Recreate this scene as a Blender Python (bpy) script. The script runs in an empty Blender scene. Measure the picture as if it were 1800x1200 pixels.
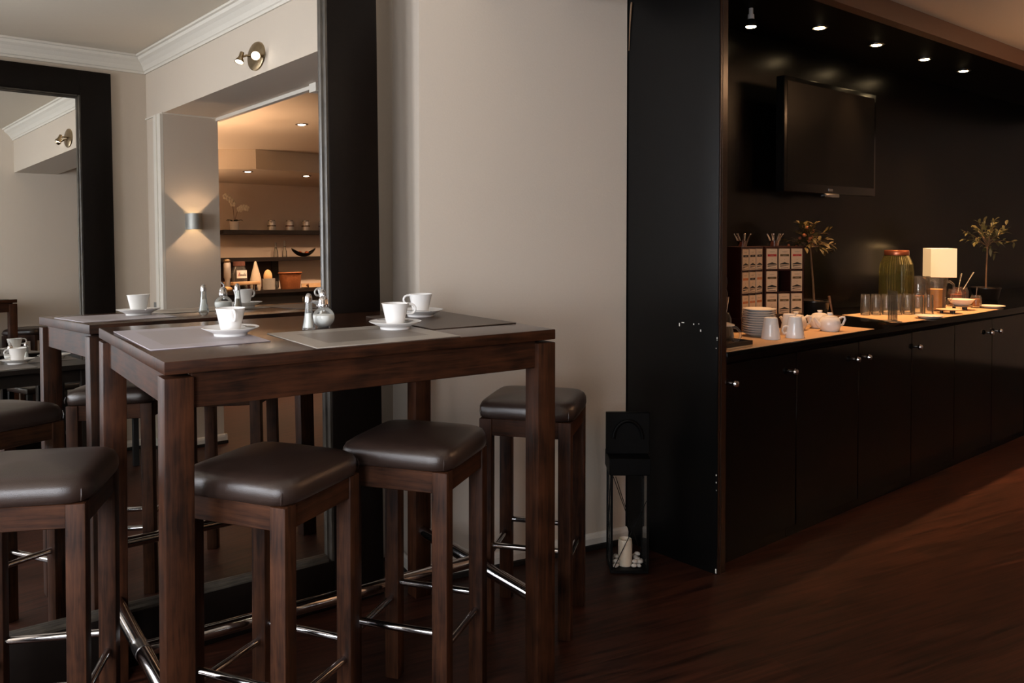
import bpy, bmesh, math, random
from mathutils import Vector, Matrix
random.seed(7)
PI = math.pi
SC = bpy.context.scene
COL = SC.collection

# ------------------------------------------------------------------ camera, world, light, exposure
YAW, PITCH, ROLL = 0.8632, 0.0189, 0.0011
fwd = Vector((math.cos(YAW) * math.cos(PITCH), math.sin(YAW) * math.cos(PITCH), -math.sin(PITCH)))
rgt = Vector((math.sin(YAW), -math.cos(YAW), 0))
upv = rgt.cross(fwd)
rg2 = rgt * math.cos(ROLL) + upv * math.sin(ROLL)
up2 = upv * math.cos(ROLL) - rgt * math.sin(ROLL)
cam_d = bpy.data.cameras.new('camera')
cam = bpy.data.objects.new('camera', cam_d)
COL.objects.link(cam)
cam_d.sensor_width = 36
cam_d.lens = 1486.08 / 1800 * 36
cam_d.shift_y = (433.2 - 600) / 1800
cam_d.clip_start = 0.02
cam.matrix_world = Matrix(((rg2.x, up2.x, -fwd.x, 0), (rg2.y, up2.y, -fwd.y, 0), (rg2.z, up2.z, -fwd.z, 1.404), (0, 0, 0, 1)))
SC.camera = cam

W = bpy.data.worlds.new('sky'); SC.world = W
W.use_nodes = True
W.node_tree.nodes['Background'].inputs[0].default_value = (0.62, 0.78, 1.0, 1)
W.node_tree.nodes['Background'].inputs[1].default_value = 1.2
SC.view_settings.view_transform = 'Standard'
SC.view_settings.look = 'None'
SC.view_settings.gamma = 1
SC.view_settings.use_curve_mapping = False
SC.view_settings.exposure = 0.0
SC.cycles.use_denoising = True
SC.cycles.max_bounces = 10
SC.cycles.glossy_bounces = 8
SC.cycles.transmission_bounces = 8
SC.cycles.transparent_max_bounces = 24
SC.cycles.diffuse_bounces = 5
SC.cycles.sample_clamp_indirect = 4
SC.cycles.caustics_refractive = False
SC.cycles.blur_glossy = 0.6

# the older part of the house (everything the mirror shows) is turned 9 degrees against the buffet wall
BE = math.radians(9.0)
OB = Vector((1.64, -0.45, 0))
XB = Vector((math.cos(BE), -math.sin(BE), 0)); YB = Vector((math.sin(BE), math.cos(BE), 0))
def fb(x, y, z=0.0): return OB + XB * x + YB * y + Vector((0, 0, z))

def light(name, typ, loc, energy, color, parent=None, direction=None, **kw):
    d = bpy.data.lights.new(name, typ); d.energy = energy; d.color = color
    for k, v in kw.items(): setattr(d, k, v)
    o = bpy.data.objects.new(name, d); COL.objects.link(o); o.location = loc
    if direction is not None:
        o.rotation_euler = Vector(direction).to_track_quat('-Z', 'Y').to_euler()
    if parent is not None: o.parent = parent
    return o

DAY = (0.90, 0.93, 1.0)
WARM = (1.0, 0.60, 0.36)
NICHE = (1.0, 0.50, 0.20)
# daylight through the two windows of the left wall and the one of the opposite wall
for y in (0.75, 2.35):
    light('window_daylight', 'AREA', fb(-4.42, y, 1.62), 78, DAY, direction=XB, shape='RECTANGLE', size=1.1, size_y=1.6)
light('window_daylight', 'AREA', fb(-3.25, -0.54, 1.62), 130, DAY, direction=YB, shape='RECTANGLE', size=1.3, size_y=1.6)

# ------------------------------------------------------------------ materials
MATS = {}
def _mat(name):
    m = bpy.data.materials.new(name); m.use_nodes = True
    MATS[name] = m
    return m, m.node_tree, m.node_tree.nodes['Principled BSDF']
def setp(b, **k):
    names = dict(col='Base Color', rough='Roughness', metal='Metallic', ior='IOR', trans='Transmission Weight', coat='Coat Weight',
                 coatr='Coat Roughness', emit='Emission Color', es='Emission Strength', alpha='Alpha', spec='Specular IOR Level', sheen='Sheen Weight', sub='Subsurface Weight')
    for a, v in k.items():
        if a in ('col', 'emit'): v = (*v, 1)
        b.inputs[names[a]].default_value = v
def plain(name, col, rough=0.5, bump=0.0, bscale=60.0, var=0.08, **k):
    m, nt, b = _mat(name)
    setp(b, col=col, rough=rough, **k)
    tc = nt.nodes.new('ShaderNodeTexCoord')
    nz = nt.nodes.new('ShaderNodeTexNoise'); nz.inputs['Scale'].default_value = bscale; nz.inputs['Detail'].default_value = 4
    nt.links.new(tc.outputs['Object'], nz.inputs['Vector'])
    if var > 0:
        mx = nt.nodes.new('ShaderNodeMix'); mx.data_type = 'RGBA'
        mx.inputs[6].default_value = (*[c * (1 - var) for c in col], 1); mx.inputs[7].default_value = (*[min(1, c * (1 + var)) for c in col], 1)
        nt.links.new(nz.outputs['Fac'], mx.inputs[0]); nt.links.new(mx.outputs[2], b.inputs['Base Color'])
    if bump > 0:
        bp = nt.nodes.new('ShaderNodeBump'); bp.inputs['Strength'].default_value = bump; bp.inputs['Distance'].default_value = 0.004
        nt.links.new(nz.outputs['Fac'], bp.inputs['Height']); nt.links.new(bp.outputs['Normal'], b.inputs['Normal'])
    return m
def wood(name, c0, c1, axis, rough=0.35, scale=1.0, coat=0.0, spec=0.5):
    m, nt, b = _mat(name)
    setp(b, rough=rough, spec=spec, coat=coat, coatr=0.15)
    tc = nt.nodes.new('ShaderNodeTexCoord'); mp = nt.nodes.new('ShaderNodeMapping')
    s = [62 * scale] * 3; s['xyz'.index(axis)] = 4.0 * scale
    mp.inputs['Scale'].default_value = s
    nt.links.new(tc.outputs['Object'], mp.inputs['Vector'])
    nz = nt.nodes.new('ShaderNodeTexNoise'); nz.inputs['Scale'].default_value = 1.6; nz.inputs['Detail'].default_value = 7; nz.inputs['Roughness'].default_value = 0.62
    nz.inputs['Distortion'].default_value = 0.6
    nt.links.new(mp.outputs['Vector'], nz.inputs['Vector'])
    blot = nt.nodes.new('ShaderNodeTexNoise'); blot.inputs['Scale'].default_value = 9; blot.inputs['Detail'].default_value = 3
    nt.links.new(tc.outputs['Object'], blot.inputs['Vector'])
    ad = nt.nodes.new('ShaderNodeMath'); ad.operation = 'MULTIPLY_ADD'; ad.inputs[1].default_value = 0.55
    nt.links.new(nz.outputs['Fac'], ad.inputs[0])
    ml = nt.nodes.new('ShaderNodeMath'); ml.operation = 'MULTIPLY'; ml.inputs[1].default_value = 0.45
    nt.links.new(blot.outputs['Fac'], ml.inputs[0]); nt.links.new(ml.outputs[0], ad.inputs[2])
    cr = nt.nodes.new('ShaderNodeValToRGB')
    cr.color_ramp.elements[0].position = 0.36; cr.color_ramp.elements[0].color = (*c0, 1)
    cr.color_ramp.elements[1].position = 0.66; cr.color_ramp.elements[1].color = (*c1, 1)
    nt.links.new(ad.outputs[0], cr.inputs[0]); nt.links.new(cr.outputs[0], b.inputs['Base Color'])
    bp = nt.nodes.new('ShaderNodeBump'); bp.inputs['Strength'].default_value = 0.12; bp.inputs['Distance'].default_value = 0.002
    nt.links.new(nz.outputs['Fac'], bp.inputs['Height']); nt.links.new(bp.outputs['Normal'], b.inputs['Normal'])
    return m
def emitm(name, col, s):
    m, nt, b = _mat(name); setp(b, col=(0.8, 0.8, 0.8), emit=col, es=s, rough=0.5); return m

plain('wall_paint', (0.555, 0.478, 0.395), 0.7, bump=0.10, bscale=140, var=0.03)
plain('wall_paint_lit', (0.74, 0.63, 0.52), 0.7, bump=0.10, bscale=140, var=0.03)  # wall paint made lighter in place of more light on the shelf wall
plain('white_paint', (0.66, 0.62, 0.55), 0.6, bump=0.05, bscale=90, var=0.03)
plain('ceiling_paint', (0.60, 0.535, 0.44), 0.8, var=0.03)
plain('black_lacquer', (0.0022, 0.0020, 0.0020), 0.24, bump=0.03, bscale=240, var=0.05, spec=0.16)
plain('panel_black', (0.0028, 0.0026, 0.0025), 0.30, bump=0.05, bscale=240, var=0.05, spec=0.25)
plain('niche_matte', (0.0022, 0.0020, 0.0020), 0.6, spec=0.05)
plain('low_table_black', (0.010, 0.007, 0.0055), 0.35, spec=0.3)
plain('edge_brown', (0.020, 0.008, 0.004), 0.18, var=0.05, spec=0.5)
plain('black_gloss', (0.0014, 0.0014, 0.0014), 0.11, var=0.05, spec=0.14)
plain('black_matte', (0.010, 0.009, 0.009), 0.55, var=0.1)
plain('black_metal', (0.0018, 0.0016, 0.0015), 0.5, spec=0.12)
plain('fascia_brown', (0.10, 0.05, 0.03), 0.45, var=0.1)
plain('frame_wenge', (0.0065, 0.0042, 0.0032), 0.42, spec=0.12, bump=0.08, bscale=70, var=0.3)
plain('plinth_black', (0.012, 0.011, 0.010), 0.4)
wood('oak_bevel', (0.012, 0.009, 0.007), (0.085, 0.070, 0.052), 'z', 0.4, 2.2)
wood('oak_bevel_x', (0.012, 0.009, 0.007), (0.085, 0.070, 0.052), 'x', 0.4, 2.2)
for a in 'xyz':
    wood('table_wood_' + a, (0.008, 0.0028, 0.0013), (0.058, 0.0185, 0.0068), a, 0.55, spec=0.16)
    wood('stool_wood_' + a, (0.010, 0.0036, 0.0018), (0.072, 0.0255, 0.0105), a, 0.55, spec=0.16)
wood('table_top', (0.020, 0.0075, 0.0035), (0.070, 0.025, 0.0105), 'x', 0.19, coat=0.12)
wood('shelf_wood', (0.004, 0.002, 0.0014), (0.011, 0.005, 0.003), 'x', 0.5)
wood('rack_wood', (0.022, 0.006, 0.005), (0.040, 0.012, 0.010), 'z', 0.35)
wood('bowl_wood', (0.10, 0.045, 0.018), (0.26, 0.13, 0.06), 'x', 0.4)
wood('board_wood', (0.42, 0.27, 0.14), (0.62, 0.44, 0.26), 'x', 0.5)
plain('leather', (0.030, 0.0175, 0.0135), 0.29, bump=0.16, bscale=520, var=0.10, spec=0.6)
plain('chrome', (0.62, 0.60, 0.60), 0.12, metal=1.0, var=0.0)
plain('tin', (0.72, 0.70, 0.67), 0.42, metal=0.75, var=0.0)
plain('lid_brown', (0.13, 0.055, 0.04), 0.45)
plain('steel', (0.46, 0.45, 0.44), 0.25, metal=1.0, var=0.0)
plain('porcelain', (0.80, 0.78, 0.755), 0.10, var=0.0)
plain('cream_mat', (0.52, 0.35, 0.215), 0.8, bump=0.2, bscale=300, var=0.08)
plain('mirror_glass', (0.86, 0.86, 0.84), 0.0, metal=1.0, var=0.0)
plain('sugar', (0.95, 0.94, 0.91), 0.8, var=0.02)
plain('pepper', (0.40, 0.30, 0.21), 0.8, bump=0.4, bscale=900, var=0.5)
plain('cream_card', (0.64, 0.49, 0.335), 0.6, var=0.03)
plain('ink_black', (0.012, 0.011, 0.010), 0.5, var=0)
plain('ink_red', (0.42, 0.018, 0.02), 0.5, var=0)
plain('ink_brown', (0.10, 0.065, 0.022), 0.5, var=0)
plain('ink_orange', (0.50, 0.15, 0.035), 0.5, var=0)
plain('ink_grey', (0.36, 0.29, 0.22), 0.6, var=0)
plain('foliage', (0.080, 0.062, 0.022), 0.55, spec=0.2, var=0.35, bscale=25)
plain('foliage_green', (0.035, 0.050, 0.018), 0.45, var=0.3, bscale=25)
plain('foliage_olive', (0.16, 0.15, 0.065), 0.4, var=0.3, bscale=25)
plain('bark', (0.20, 0.115, 0.060), 0.7, bump=0.3, bscale=120, var=0.25)
plain('fruit', (0.42, 0.13, 0.05), 0.4)
plain('soil', (0.03, 0.02, 0.014), 0.9, bump=0.5, bscale=120)
plain('pot_black', (0.013, 0.012, 0.011), 0.3)
plain('copper', (0.50, 0.17, 0.09), 0.3, metal=0.8)
plain('juice', (0.80, 0.36, 0.085), 0.35, var=0.05)
plain('jam_red', (0.42, 0.085, 0.02), 0.25, var=0.2)
plain('jam_orange', (0.60, 0.24, 0.07), 0.25, var=0.2)
plain('candle_wax', (0.66, 0.55, 0.42), 0.5, sub=0.1)
plain('pebble', (0.56, 0.50, 0.43), 0.6, var=0.15)
plain('orchid_petal', (0.90, 0.84, 0.68), 0.5)
plain('wicker', (0.26, 0.085, 0.025), 0.55, bump=0.9, bscale=110, var=0.4)
plain('napkin', (0.50, 0.43, 0.33), 0.75)
plain('bread', (0.60, 0.40, 0.19), 0.8, bump=0.5, bscale=60, var=0.2)
plain('grey_ceramic', (0.26, 0.25, 0.225), 0.5)
plain('label_white', (0.80, 0.80, 0.78), 0.6, var=0)
plain('lemon', (0.60, 0.46, 0.05), 0.5)
plain('tv_black', (0.005, 0.005, 0.005), 0.2, var=0, spec=0.3)
plain('tv_screen', (0.002, 0.002, 0.002), 0.2, var=0, spec=0.1)
plain('brass_plate', (0.42, 0.32, 0.20), 0.28, metal=1.0, bump=0.25, bscale=60)
plain('sconce_grey', (0.34, 0.34, 0.32), 0.45, metal=0.5)
plain('switch_grey', (0.20, 0.20, 0.19), 0.5)
plain('curtain', (0.014, 0.013, 0.013), 0.8)
plain('rubber', (0.02, 0.02, 0.02), 0.8)
emitm('bulb_white', (1.0, 0.93, 0.82), 22)
emitm('bulb_warm', (1.0, 0.72, 0.38), 30)
emitm('lamp_shade', (1.0, 0.60, 0.25), 0.55)

def glass(name, col, rough=0.03, refl=0.85, haze=0.03, hcol=(0.9, 0.9, 0.88)):
    """thin-walled glass: clear through, mirror-like by Fresnel"""
    m = bpy.data.materials.new(name); m.use_nodes = True; MATS[name] = m
    nt = m.node_tree; nt.nodes.remove(nt.nodes['Principled BSDF']); out = nt.nodes['Material Output']
    tr = nt.nodes.new('ShaderNodeBsdfTransparent'); tr.inputs[0].default_value = (*col, 1)
    gl = nt.nodes.new('ShaderNodeBsdfGlossy'); gl.inputs['Roughness'].default_value = rough
    lw_ = nt.nodes.new('ShaderNodeLayerWeight'); lw_.inputs['Blend'].default_value = 0.32
    mu = nt.nodes.new('ShaderNodeMath'); mu.operation = 'MULTIPLY'; mu.inputs[1].default_value = refl
    nt.links.new(lw_.outputs['Fresnel'], mu.inputs[0])
    mx = nt.nodes.new('ShaderNodeMixShader')
    nt.links.new(mu.outputs[0], mx.inputs[0]); nt.links.new(tr.outputs[0], mx.inputs[1]); nt.links.new(gl.outputs[0], mx.inputs[2]); df = nt.nodes.new('ShaderNodeBsdfDiffuse'); df.inputs[0].default_value = (*hcol, 1)
    m2_ = nt.nodes.new('ShaderNodeMixShader'); m2_.inputs[0].default_value = haze
    nt.links.new(mx.outputs[0], m2_.inputs[1]); nt.links.new(df.outputs[0], m2_.inputs[2]); nt.links.new(m2_.outputs[0], out.inputs['Surface'])
    return m
glass('clear_glass', (0.95, 0.96, 0.95))
glass('smoke_glass', (0.80, 0.78, 0.74))
glass('green_glass', (0.84, 0.83, 0.58), 0.06, 0.9, 0.05, (0.62, 0.58, 0.26))
glass('water', (0.86, 0.86, 0.70), 0.03, 0.3, 0.04, (0.7, 0.7, 0.5))

def floor_material():
    m, nt, b = _mat('floor_planks')
    setp(b, rough=0.42, spec=0.25)
    tc = nt.nodes.new('ShaderNodeTexCoord'); mp = nt.nodes.new('ShaderNodeMapping')
    mp.inputs['Rotation'].default_value = (0, 0, math.radians(13))
    nt.links.new(tc.outputs['Object'], mp.inputs['Vector'])
    br = nt.nodes.new('ShaderNodeTexBrick'); br.offset = 0.37; br.inputs['Scale'].default_value = 1.0
    br.inputs['Brick Width'].default_value = 1.25; br.inputs['Row Height'].default_value = 0.19
    br.inputs['Mortar Size'].default_value = 0.0016; br.inputs['Mortar Smooth'].default_value = 0.2
    br.inputs['Color1'].default_value = (0.034, 0.0115, 0.0065, 1); br.inputs['Color2'].default_value = (0.021, 0.0075, 0.0045, 1); br.inputs['Mortar'].default_value = (0.012, 0.006, 0.004, 1)
    nt.links.new(mp.outputs['Vector'], br.inputs['Vector'])
    m2 = nt.nodes.new('ShaderNodeMapping'); m2.inputs['Scale'].default_value = (1.3, 22, 1)
    nt.links.new(mp.outputs['Vector'], m2.inputs['Vector'])
    nz = nt.nodes.new('ShaderNodeTexNoise'); nz.inputs['Scale'].default_value = 2.2; nz.inputs['Detail'].default_value = 8; nz.inputs['Distortion'].default_value = 0.8
    nt.links.new(m2.outputs['Vector'], nz.inputs['Vector'])
    cr = nt.nodes.new('ShaderNodeValToRGB')
    cr.color_ramp.elements[0].position = 0.30; cr.color_ramp.elements[0].color = (0.32, 0.30, 0.30, 1)
    cr.color_ramp.elements[1].position = 0.72; cr.color_ramp.elements[1].color = (1.9, 1.75, 1.6, 1)
    nt.links.new(nz.outputs['Fac'], cr.inputs[0])
    mx = nt.nodes.new('ShaderNodeMix'); mx.data_type = 'RGBA'; mx.blend_type = 'MULTIPLY'; mx.inputs[0].default_value = 1
    nt.links.new(br.outputs['Color'], mx.inputs[6]); nt.links.new(cr.outputs[0], mx.inputs[7])
    nt.links.new(mx.outputs[2], b.inputs['Base Color'])
    bp = nt.nodes.new('ShaderNodeBump'); bp.inputs['Strength'].default_value = 0.15; bp.inputs['Distance'].default_value = 0.003
    nt.links.new(nz.outputs['Fac'], bp.inputs['Height']); nt.links.new(bp.outputs['Normal'], b.inputs['Normal'])
floor_material()

def mat_material(name, edge, inner, sx, sy):
    """woven placemat: a paler band round a darker centre; object coords, mat centred on its origin"""
    m, nt, b = _mat(name); setp(b, rough=0.42, spec=0.5)
    tc = nt.nodes.new('ShaderNodeTexCoord'); sp = nt.nodes.new('ShaderNodeSeparateXYZ')
    nt.links.new(tc.outputs['Object'], sp.inputs[0])
    def inside(out, lim):
        a = nt.nodes.new('ShaderNodeMath'); a.operation = 'ABSOLUTE'; nt.links.new(out, a.inputs[0])
        l = nt.nodes.new('ShaderNodeMath'); l.operation = 'LESS_THAN'; l.inputs[1].default_value = lim; nt.links.new(a.outputs[0], l.inputs[0]); return l
    ix, iy = inside(sp.outputs[0], sx), inside(sp.outputs[1], sy)
    mu = nt.nodes.new('ShaderNodeMath'); mu.operation = 'MULTIPLY'; nt.links.new(ix.outputs[0], mu.inputs[0]); nt.links.new(iy.outputs[0], mu.inputs[1])
    mx = nt.nodes.new('ShaderNodeMix'); mx.data_type = 'RGBA'
    mx.inputs[6].default_value = (*edge, 1); mx.inputs[7].default_value = (*inner, 1)
    nt.links.new(mu.outputs[0], mx.inputs[0])
    ck = nt.nodes.new('ShaderNodeTexChecker'); ck.inputs['Scale'].default_value = 420
    nt.links.new(tc.outputs['Object'], ck.inputs['Vector'])
    m3 = nt.nodes.new('ShaderNodeMix'); m3.data_type = 'RGBA'; m3.blend_type = 'MULTIPLY'; m3.inputs[0].default_value = 0.18
    nt.links.new(mx.outputs[2], m3.inputs[6]); nt.links.new(ck.outputs['Color'], m3.inputs[7])
    nt.links.new(m3.outputs[2], b.inputs['Base Color'])
    bp = nt.nodes.new('ShaderNodeBump'); bp.inputs['Strength'].default_value = 0.2; bp.inputs['Distance'].default_value = 0.001
    nt.links.new(ck.outputs['Fac'], bp.inputs['Height']); nt.links.new(bp.outputs['Normal'], b.inputs['Normal'])
mat_material('placemat_grey', (0.42, 0.375, 0.40), (0.35, 0.305, 0.305), 0.105, 0.175)
mat_material('placemat_beige', (0.36, 0.315, 0.265), (0.215, 0.178, 0.145), 0.155, 0.115)
mat_material('placemat_brown', (0.085, 0.058, 0.042), (0.080, 0.054, 0.039), 0.105, 0.175)
mat_material('placemat_dark', (0.16, 0.14, 0.125), (0.12, 0.10, 0.09), 0.155, 0.115)

# ------------------------------------------------------------------ mesh helpers
class MB:
    def __init__(s): s.v = []; s.f = []; s.sm = []
    def add(s, vs, fs, M=None, smooth=False):
        n = len(s.v)
        s.v += [tuple(M @ Vector(v)) if M else tuple(v) for v in vs]
        s.f += [tuple(i + n for i in f) for f in fs]; s.sm += [smooth] * len(fs)
        return s
    def box(s, x0, y0, z0, x1, y1, z1, M=None):
        vs = [(x0, y0, z0), (x1, y0, z0), (x1, y1, z0), (x0, y1, z0), (x0, y0, z1), (x1, y0, z1), (x1, y1, z1), (x0, y1, z1)]
        return s.add(vs, [(0, 3, 2, 1), (4, 5, 6, 7), (0, 1, 5, 4), (1, 2, 6, 5), (2, 3, 7, 6), (3, 0, 4, 7)], M)
    def rbox(s, x0, y0, z0, x1, y1, z1, r=0.004, seg=2, M=None):
        bm = bmesh.new()
        bmesh.ops.create_cube(bm, size=1.0, matrix=Matrix.Translation(((x0 + x1) / 2, (y0 + y1) / 2, (z0 + z1) / 2)) @ Matrix.Diagonal((x1 - x0, y1 - y0, z1 - z0, 1)))
        bmesh.ops.bevel(bm, geom=bm.edges[:], offset=r, segments=seg, affect='EDGES', profile=0.5)
        return s.bm(bm, M, True)
    def bm(s, bm, M=None, smooth=True):
        bm.verts.ensure_lookup_table(); bm.verts.index_update()
        s.add([v.co.copy() for v in bm.verts], [[v.index for v in f.verts] for f in bm.faces], M, smooth); bm.free(); return s
    def prism(s, poly, z0, z1, M=None):
        n = len(poly); a = sum(poly[i][0] * poly[(i + 1) % n][1] - poly[(i + 1) % n][0] * poly[i][1] for i in range(n))
        if a < 0: poly = poly[::-1]
        vs = [(x, y, z0) for x, y in poly] + [(x, y, z1) for x, y in poly]
        fs = [tuple(range(n - 1, -1, -1)), tuple(range(n, 2 * n))] + [(i, (i + 1) % n, n + (i + 1) % n, n + i) for i in range(n)]
        return s.add(vs, fs, M)
    def lathe(s, prof, n=28, M=None, closed=False, ribs=0, rib=0.0):
        vs = []; fs = []
        for r, z in prof:
            for k in range(n):
                a = 2 * PI * k / n; q = r * (1 + (rib if ribs and k % 2 else 0.0))
                vs.append((q * math.cos(a), q * math.sin(a), z))
        m = len(prof)
        for i in range(m - 1 if not closed else m):
            j = (i + 1) % m
            for k in range(n):
                l = (k + 1) % n
                fs.append((i * n + k, i * n + l, j * n + l, j * n + k))
        if not closed:
            if prof[0][0] > 1e-5: fs.append(tuple(range(n - 1, -1, -1)))
            if prof[-1][0] > 1e-5: fs.append(tuple((m - 1) * n + k for k in range(n)))
        return s.add(vs, fs, M, True)
    def tube(s, pts, r, n=10, M=None, cap=True, closed=False, flat=1.0):
        pts = [Vector(p) for p in pts]; m = len(pts); rs = r if isinstance(r, (list, tuple)) else [r] * m
        vs = []; fs = []; prev = None
        for i, p in enumerate(pts):
            if closed: t = (pts[(i + 1) % m] - pts[i - 1]).normalized()
            else: t = (pts[min(i + 1, m - 1)] - pts[max(i - 1, 0)]).normalized()
            if prev is None:
                u = t.orthogonal().normalized()
                if abs(t.z) < 0.9: u = (Vector((0, 0, 1)) - t * t.z).normalized()
            else:
                u = (prev - t * prev.dot(t)).normalized()
            prev = u; w = t.cross(u)
            for k in range(n):
                a = 2 * PI * k / n
                vs.append(p + (u * math.cos(a) * flat + w * math.sin(a)) * rs[i])
        for i in range(m if closed else m - 1):
            j = (i + 1) % m
            for k in range(n):
                l = (k + 1) % n; fs.append((i * n + k, i * n + l, j * n + l, j * n + k))
        if cap and not closed:
            fs.append(tuple(range(n - 1, -1, -1))); fs.append(tuple((m - 1) * n + k for k in range(n)))
        return s.add(vs, fs, M, True)
    def ball(s, c, r, n=14, m=9, sc=(1, 1, 1), M=None):
        prof = []
        T = Matrix.Translation(c) @ Matrix.Diagonal((sc[0], sc[1], sc[2], 1))
        for i in range(m + 1):
            a = -PI / 2 + PI * i / m; prof.append((max(r * math.cos(a), 1e-6), r * math.sin(a)))
        return s.lathe(prof, n, (M @ T) if M else T)
    def build(s, name, mat, parent=None, loc=None, rotz=None, autosm=38):
        me = bpy.data.meshes.new(name)
        me.from_pydata([tuple(v) for v in s.v], [], s.f); me.validate()
        me.materials.append(MATS[mat])
        if len(me.polygons) == len(s.sm):
            me.polygons.foreach_set('use_smooth', s.sm)
        if any(s.sm): me.set_sharp_from_angle(angle=math.radians(autosm))
        me.update()
        o = bpy.data.objects.new(name, me); COL.objects.link(o)
        if parent is not None: o.parent = parent
        if loc is not None: o.location = loc
        if rotz is not None: o.rotation_euler = (0, 0, rotz)
        return o

def empty(name, loc=(0, 0, 0), rotz=0.0):
    o = bpy.data.objects.new(name, None); COL.objects.link(o); o.location = loc; o.rotation_euler = (0, 0, rotz); o.empty_display_size = 0.05
    return o
def tag(o, label, cat, group=None):
    o['label'] = label; o['category'] = cat
    if group: o['group'] = group
    return o
def thing(name, label, cat, loc=(0, 0, 0), rotz=0.0, group=None):
    return tag(empty(name, loc, rotz), label, cat, group)
def struct(o):
    o['kind'] = 'structure'; return o
def copy_tree(o, parent=None):
    c = o.copy(); COL.objects.link(c)
    if parent is not None: c.parent = parent
    for ch in list(o.children): copy_tree(ch, c)
    return c
def dup(o, loc, rotz, label):
    c = copy_tree(o); c.location = loc; c.rotation_euler = (0, 0, rotz); c['label'] = label
    return c
ORD = ['first', 'second', 'third', 'fourth', 'fifth', 'sixth', 'seventh', 'eighth', 'ninth', 'tenth', 'eleventh', 'twelfth']
MBK = Matrix.Translation(OB) @ Matrix.Rotation(-BE, 4, 'Z')   # back frame -> world

# ------------------------------------------------------------------ the setting
FLOOR = struct(MB().prism([tuple(fb(-4.4, -4.4)[:2]), tuple(fb(8.6, -4.4)[:2]), (10.4, 3.3), (-3.6, 4.6)], -0.08, 0.0).build('floor', 'floor_planks'))
MYAW = -0.0583
def mw(x): return 3.097 + (x - 1.963) * 0.009       # back wall plane (front room) : y at x
struct(MB().prism([(-3.4, mw(-3.4)), (2.02, mw(2.02)), (2.02, mw(2.02) + 0.25), (-3.4, mw(-3.4) + 0.25)], 0, 2.85).build('wall_mirror_side', 'wall_paint'))
PA, PB = Vector((1.889, 2.770, 0)), Vector((2.8625, 2.548, 0))       # front face of the pier, turned like the old house
PD = (PB - PA).normalized(); PN = Vector((-PD.y, PD.x, 0)); PC = PA + PN * 0.335
PB2 = PA + PD * 0.992
struct(MB().prism([tuple(PA[:2]), tuple(PB2[:2]), (2.868, 3.40), (2.10, 3.58)], 0, 2.85).build('wall_pier', 'wall_paint'))
# opposite wall, divider, beam, left wall with two windows, bar walls (all in the turned frame)
struct(MB().box(-4.4, -0.52, 0, -3.90, -0.32, 2.85, MBK).box(-2.60, -0.52, 0, 0.0, -0.32, 2.85, MBK).box(-3.90, -0.52, 0, -2.60, -0.32, 0.8, MBK).box(-3.90, -0.52, 2.45, -2.60, -0.32, 2.85, MBK).build('wall_opposite', 'wall_paint'))
struct(MB().box(0.0, -4.4, 0, 0.40, 0.0, 2.85, MBK).build('wall_divider', 'wall_paint'))
struct(MB().box(0.0, 0.0, 2.40, 0.40, 3.25, 2.85, MBK).build('beam_divider', 'wall_paint'))
wl = MB()
YS = [-0.52, 0.20, 1.30, 1.80, 2.90, 4.1]
for a, b in ((0, 1), (2, 3), (4, 5)): wl.box(-4.42, YS[a], 0, -4.20, YS[b], 2.85, MBK)
for a, b in ((1, 2), (3, 4)):
    wl.box(-4.42, YS[a], 0, -4.20, YS[b], 0.8, MBK); wl.box(-4.42, YS[a], 2.45, -4.20, YS[b], 2.85, MBK)
struct(wl.build('wall_left', 'wall_paint'))
for i, (a, b) in enumerate(((0.20, 1.30), (1.80, 2.90))):
    fr = MB()
    for y in (a, b - 0.05): fr.box(-4.36, y, 0.8, -4.29, y + 0.05, 2.45, MBK)
    for z in (0.8, 1.95, 2.40): fr.box(-4.36, a + 0.05, z, -4.29, b - 0.05, z + 0.05, MBK)
    fr.box(-4.36, (a + b) / 2 - 0.02, 0.85, -4.29, (a + b) / 2 + 0.02, 1.95, MBK)
    struct(fr.build('window_%d' % (i + 1), 'white_paint'))
fr = MB()
for x in (-3.90, -2.65): fr.box(x, -0.47, 0.8, x + 0.05, -0.40, 2.45, MBK)
for z in (0.8, 1.95, 2.40): fr.box(-3.85, -0.47, z, -2.65, -0.40, z + 0.05, MBK)
fr.box(-3.27, -0.47, 0.85, -3.23, -0.40, 1.95, MBK)
struct(fr.build('window_3', 'white_paint'))
struct(MB().box(0.40, -4.40, 0, 8.6, -4.20, 2.85, MBK).build('wall_shelf_side', 'wall_paint_lit'))
struct(MB().prism([tuple(fb(8.4, -4.4)[:2]), tuple(fb(8.6, -4.4)[:2]), (10.0, 3.2), (9.8, 3.2)], 0, 2.85).build('wall_right', 'wall_paint'))
struct(MB().prism([tuple(fb(-4.4, -0.5)[:2]), tuple(fb(0.05, -0.5)[:2]), tuple(fb(0.05, 3.8)[:2]), (-3.6, 4.6)], 2.85, 2.95).build('ceiling', 'ceiling_paint'))
struct(MB().prism([tuple(fb(0.40, -4.3)[:2]), tuple(fb(9.4, -4.3)[:2]), (10.6, 3.3), tuple(fb(0.40, 3.3)[:2])], 2.60, 2.70).build('ceiling_bar', 'ceiling_paint'))
struct(MB().prism([(2.0, -2.66), (8.39, -2.80), (8.39, -4.19), (0.60, -4.19), (1.0, -3.30), (1.65, -2.87)], 2.38, 2.599, MBK).build('ceiling_bulkhead', 'ceiling_paint'))
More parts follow.
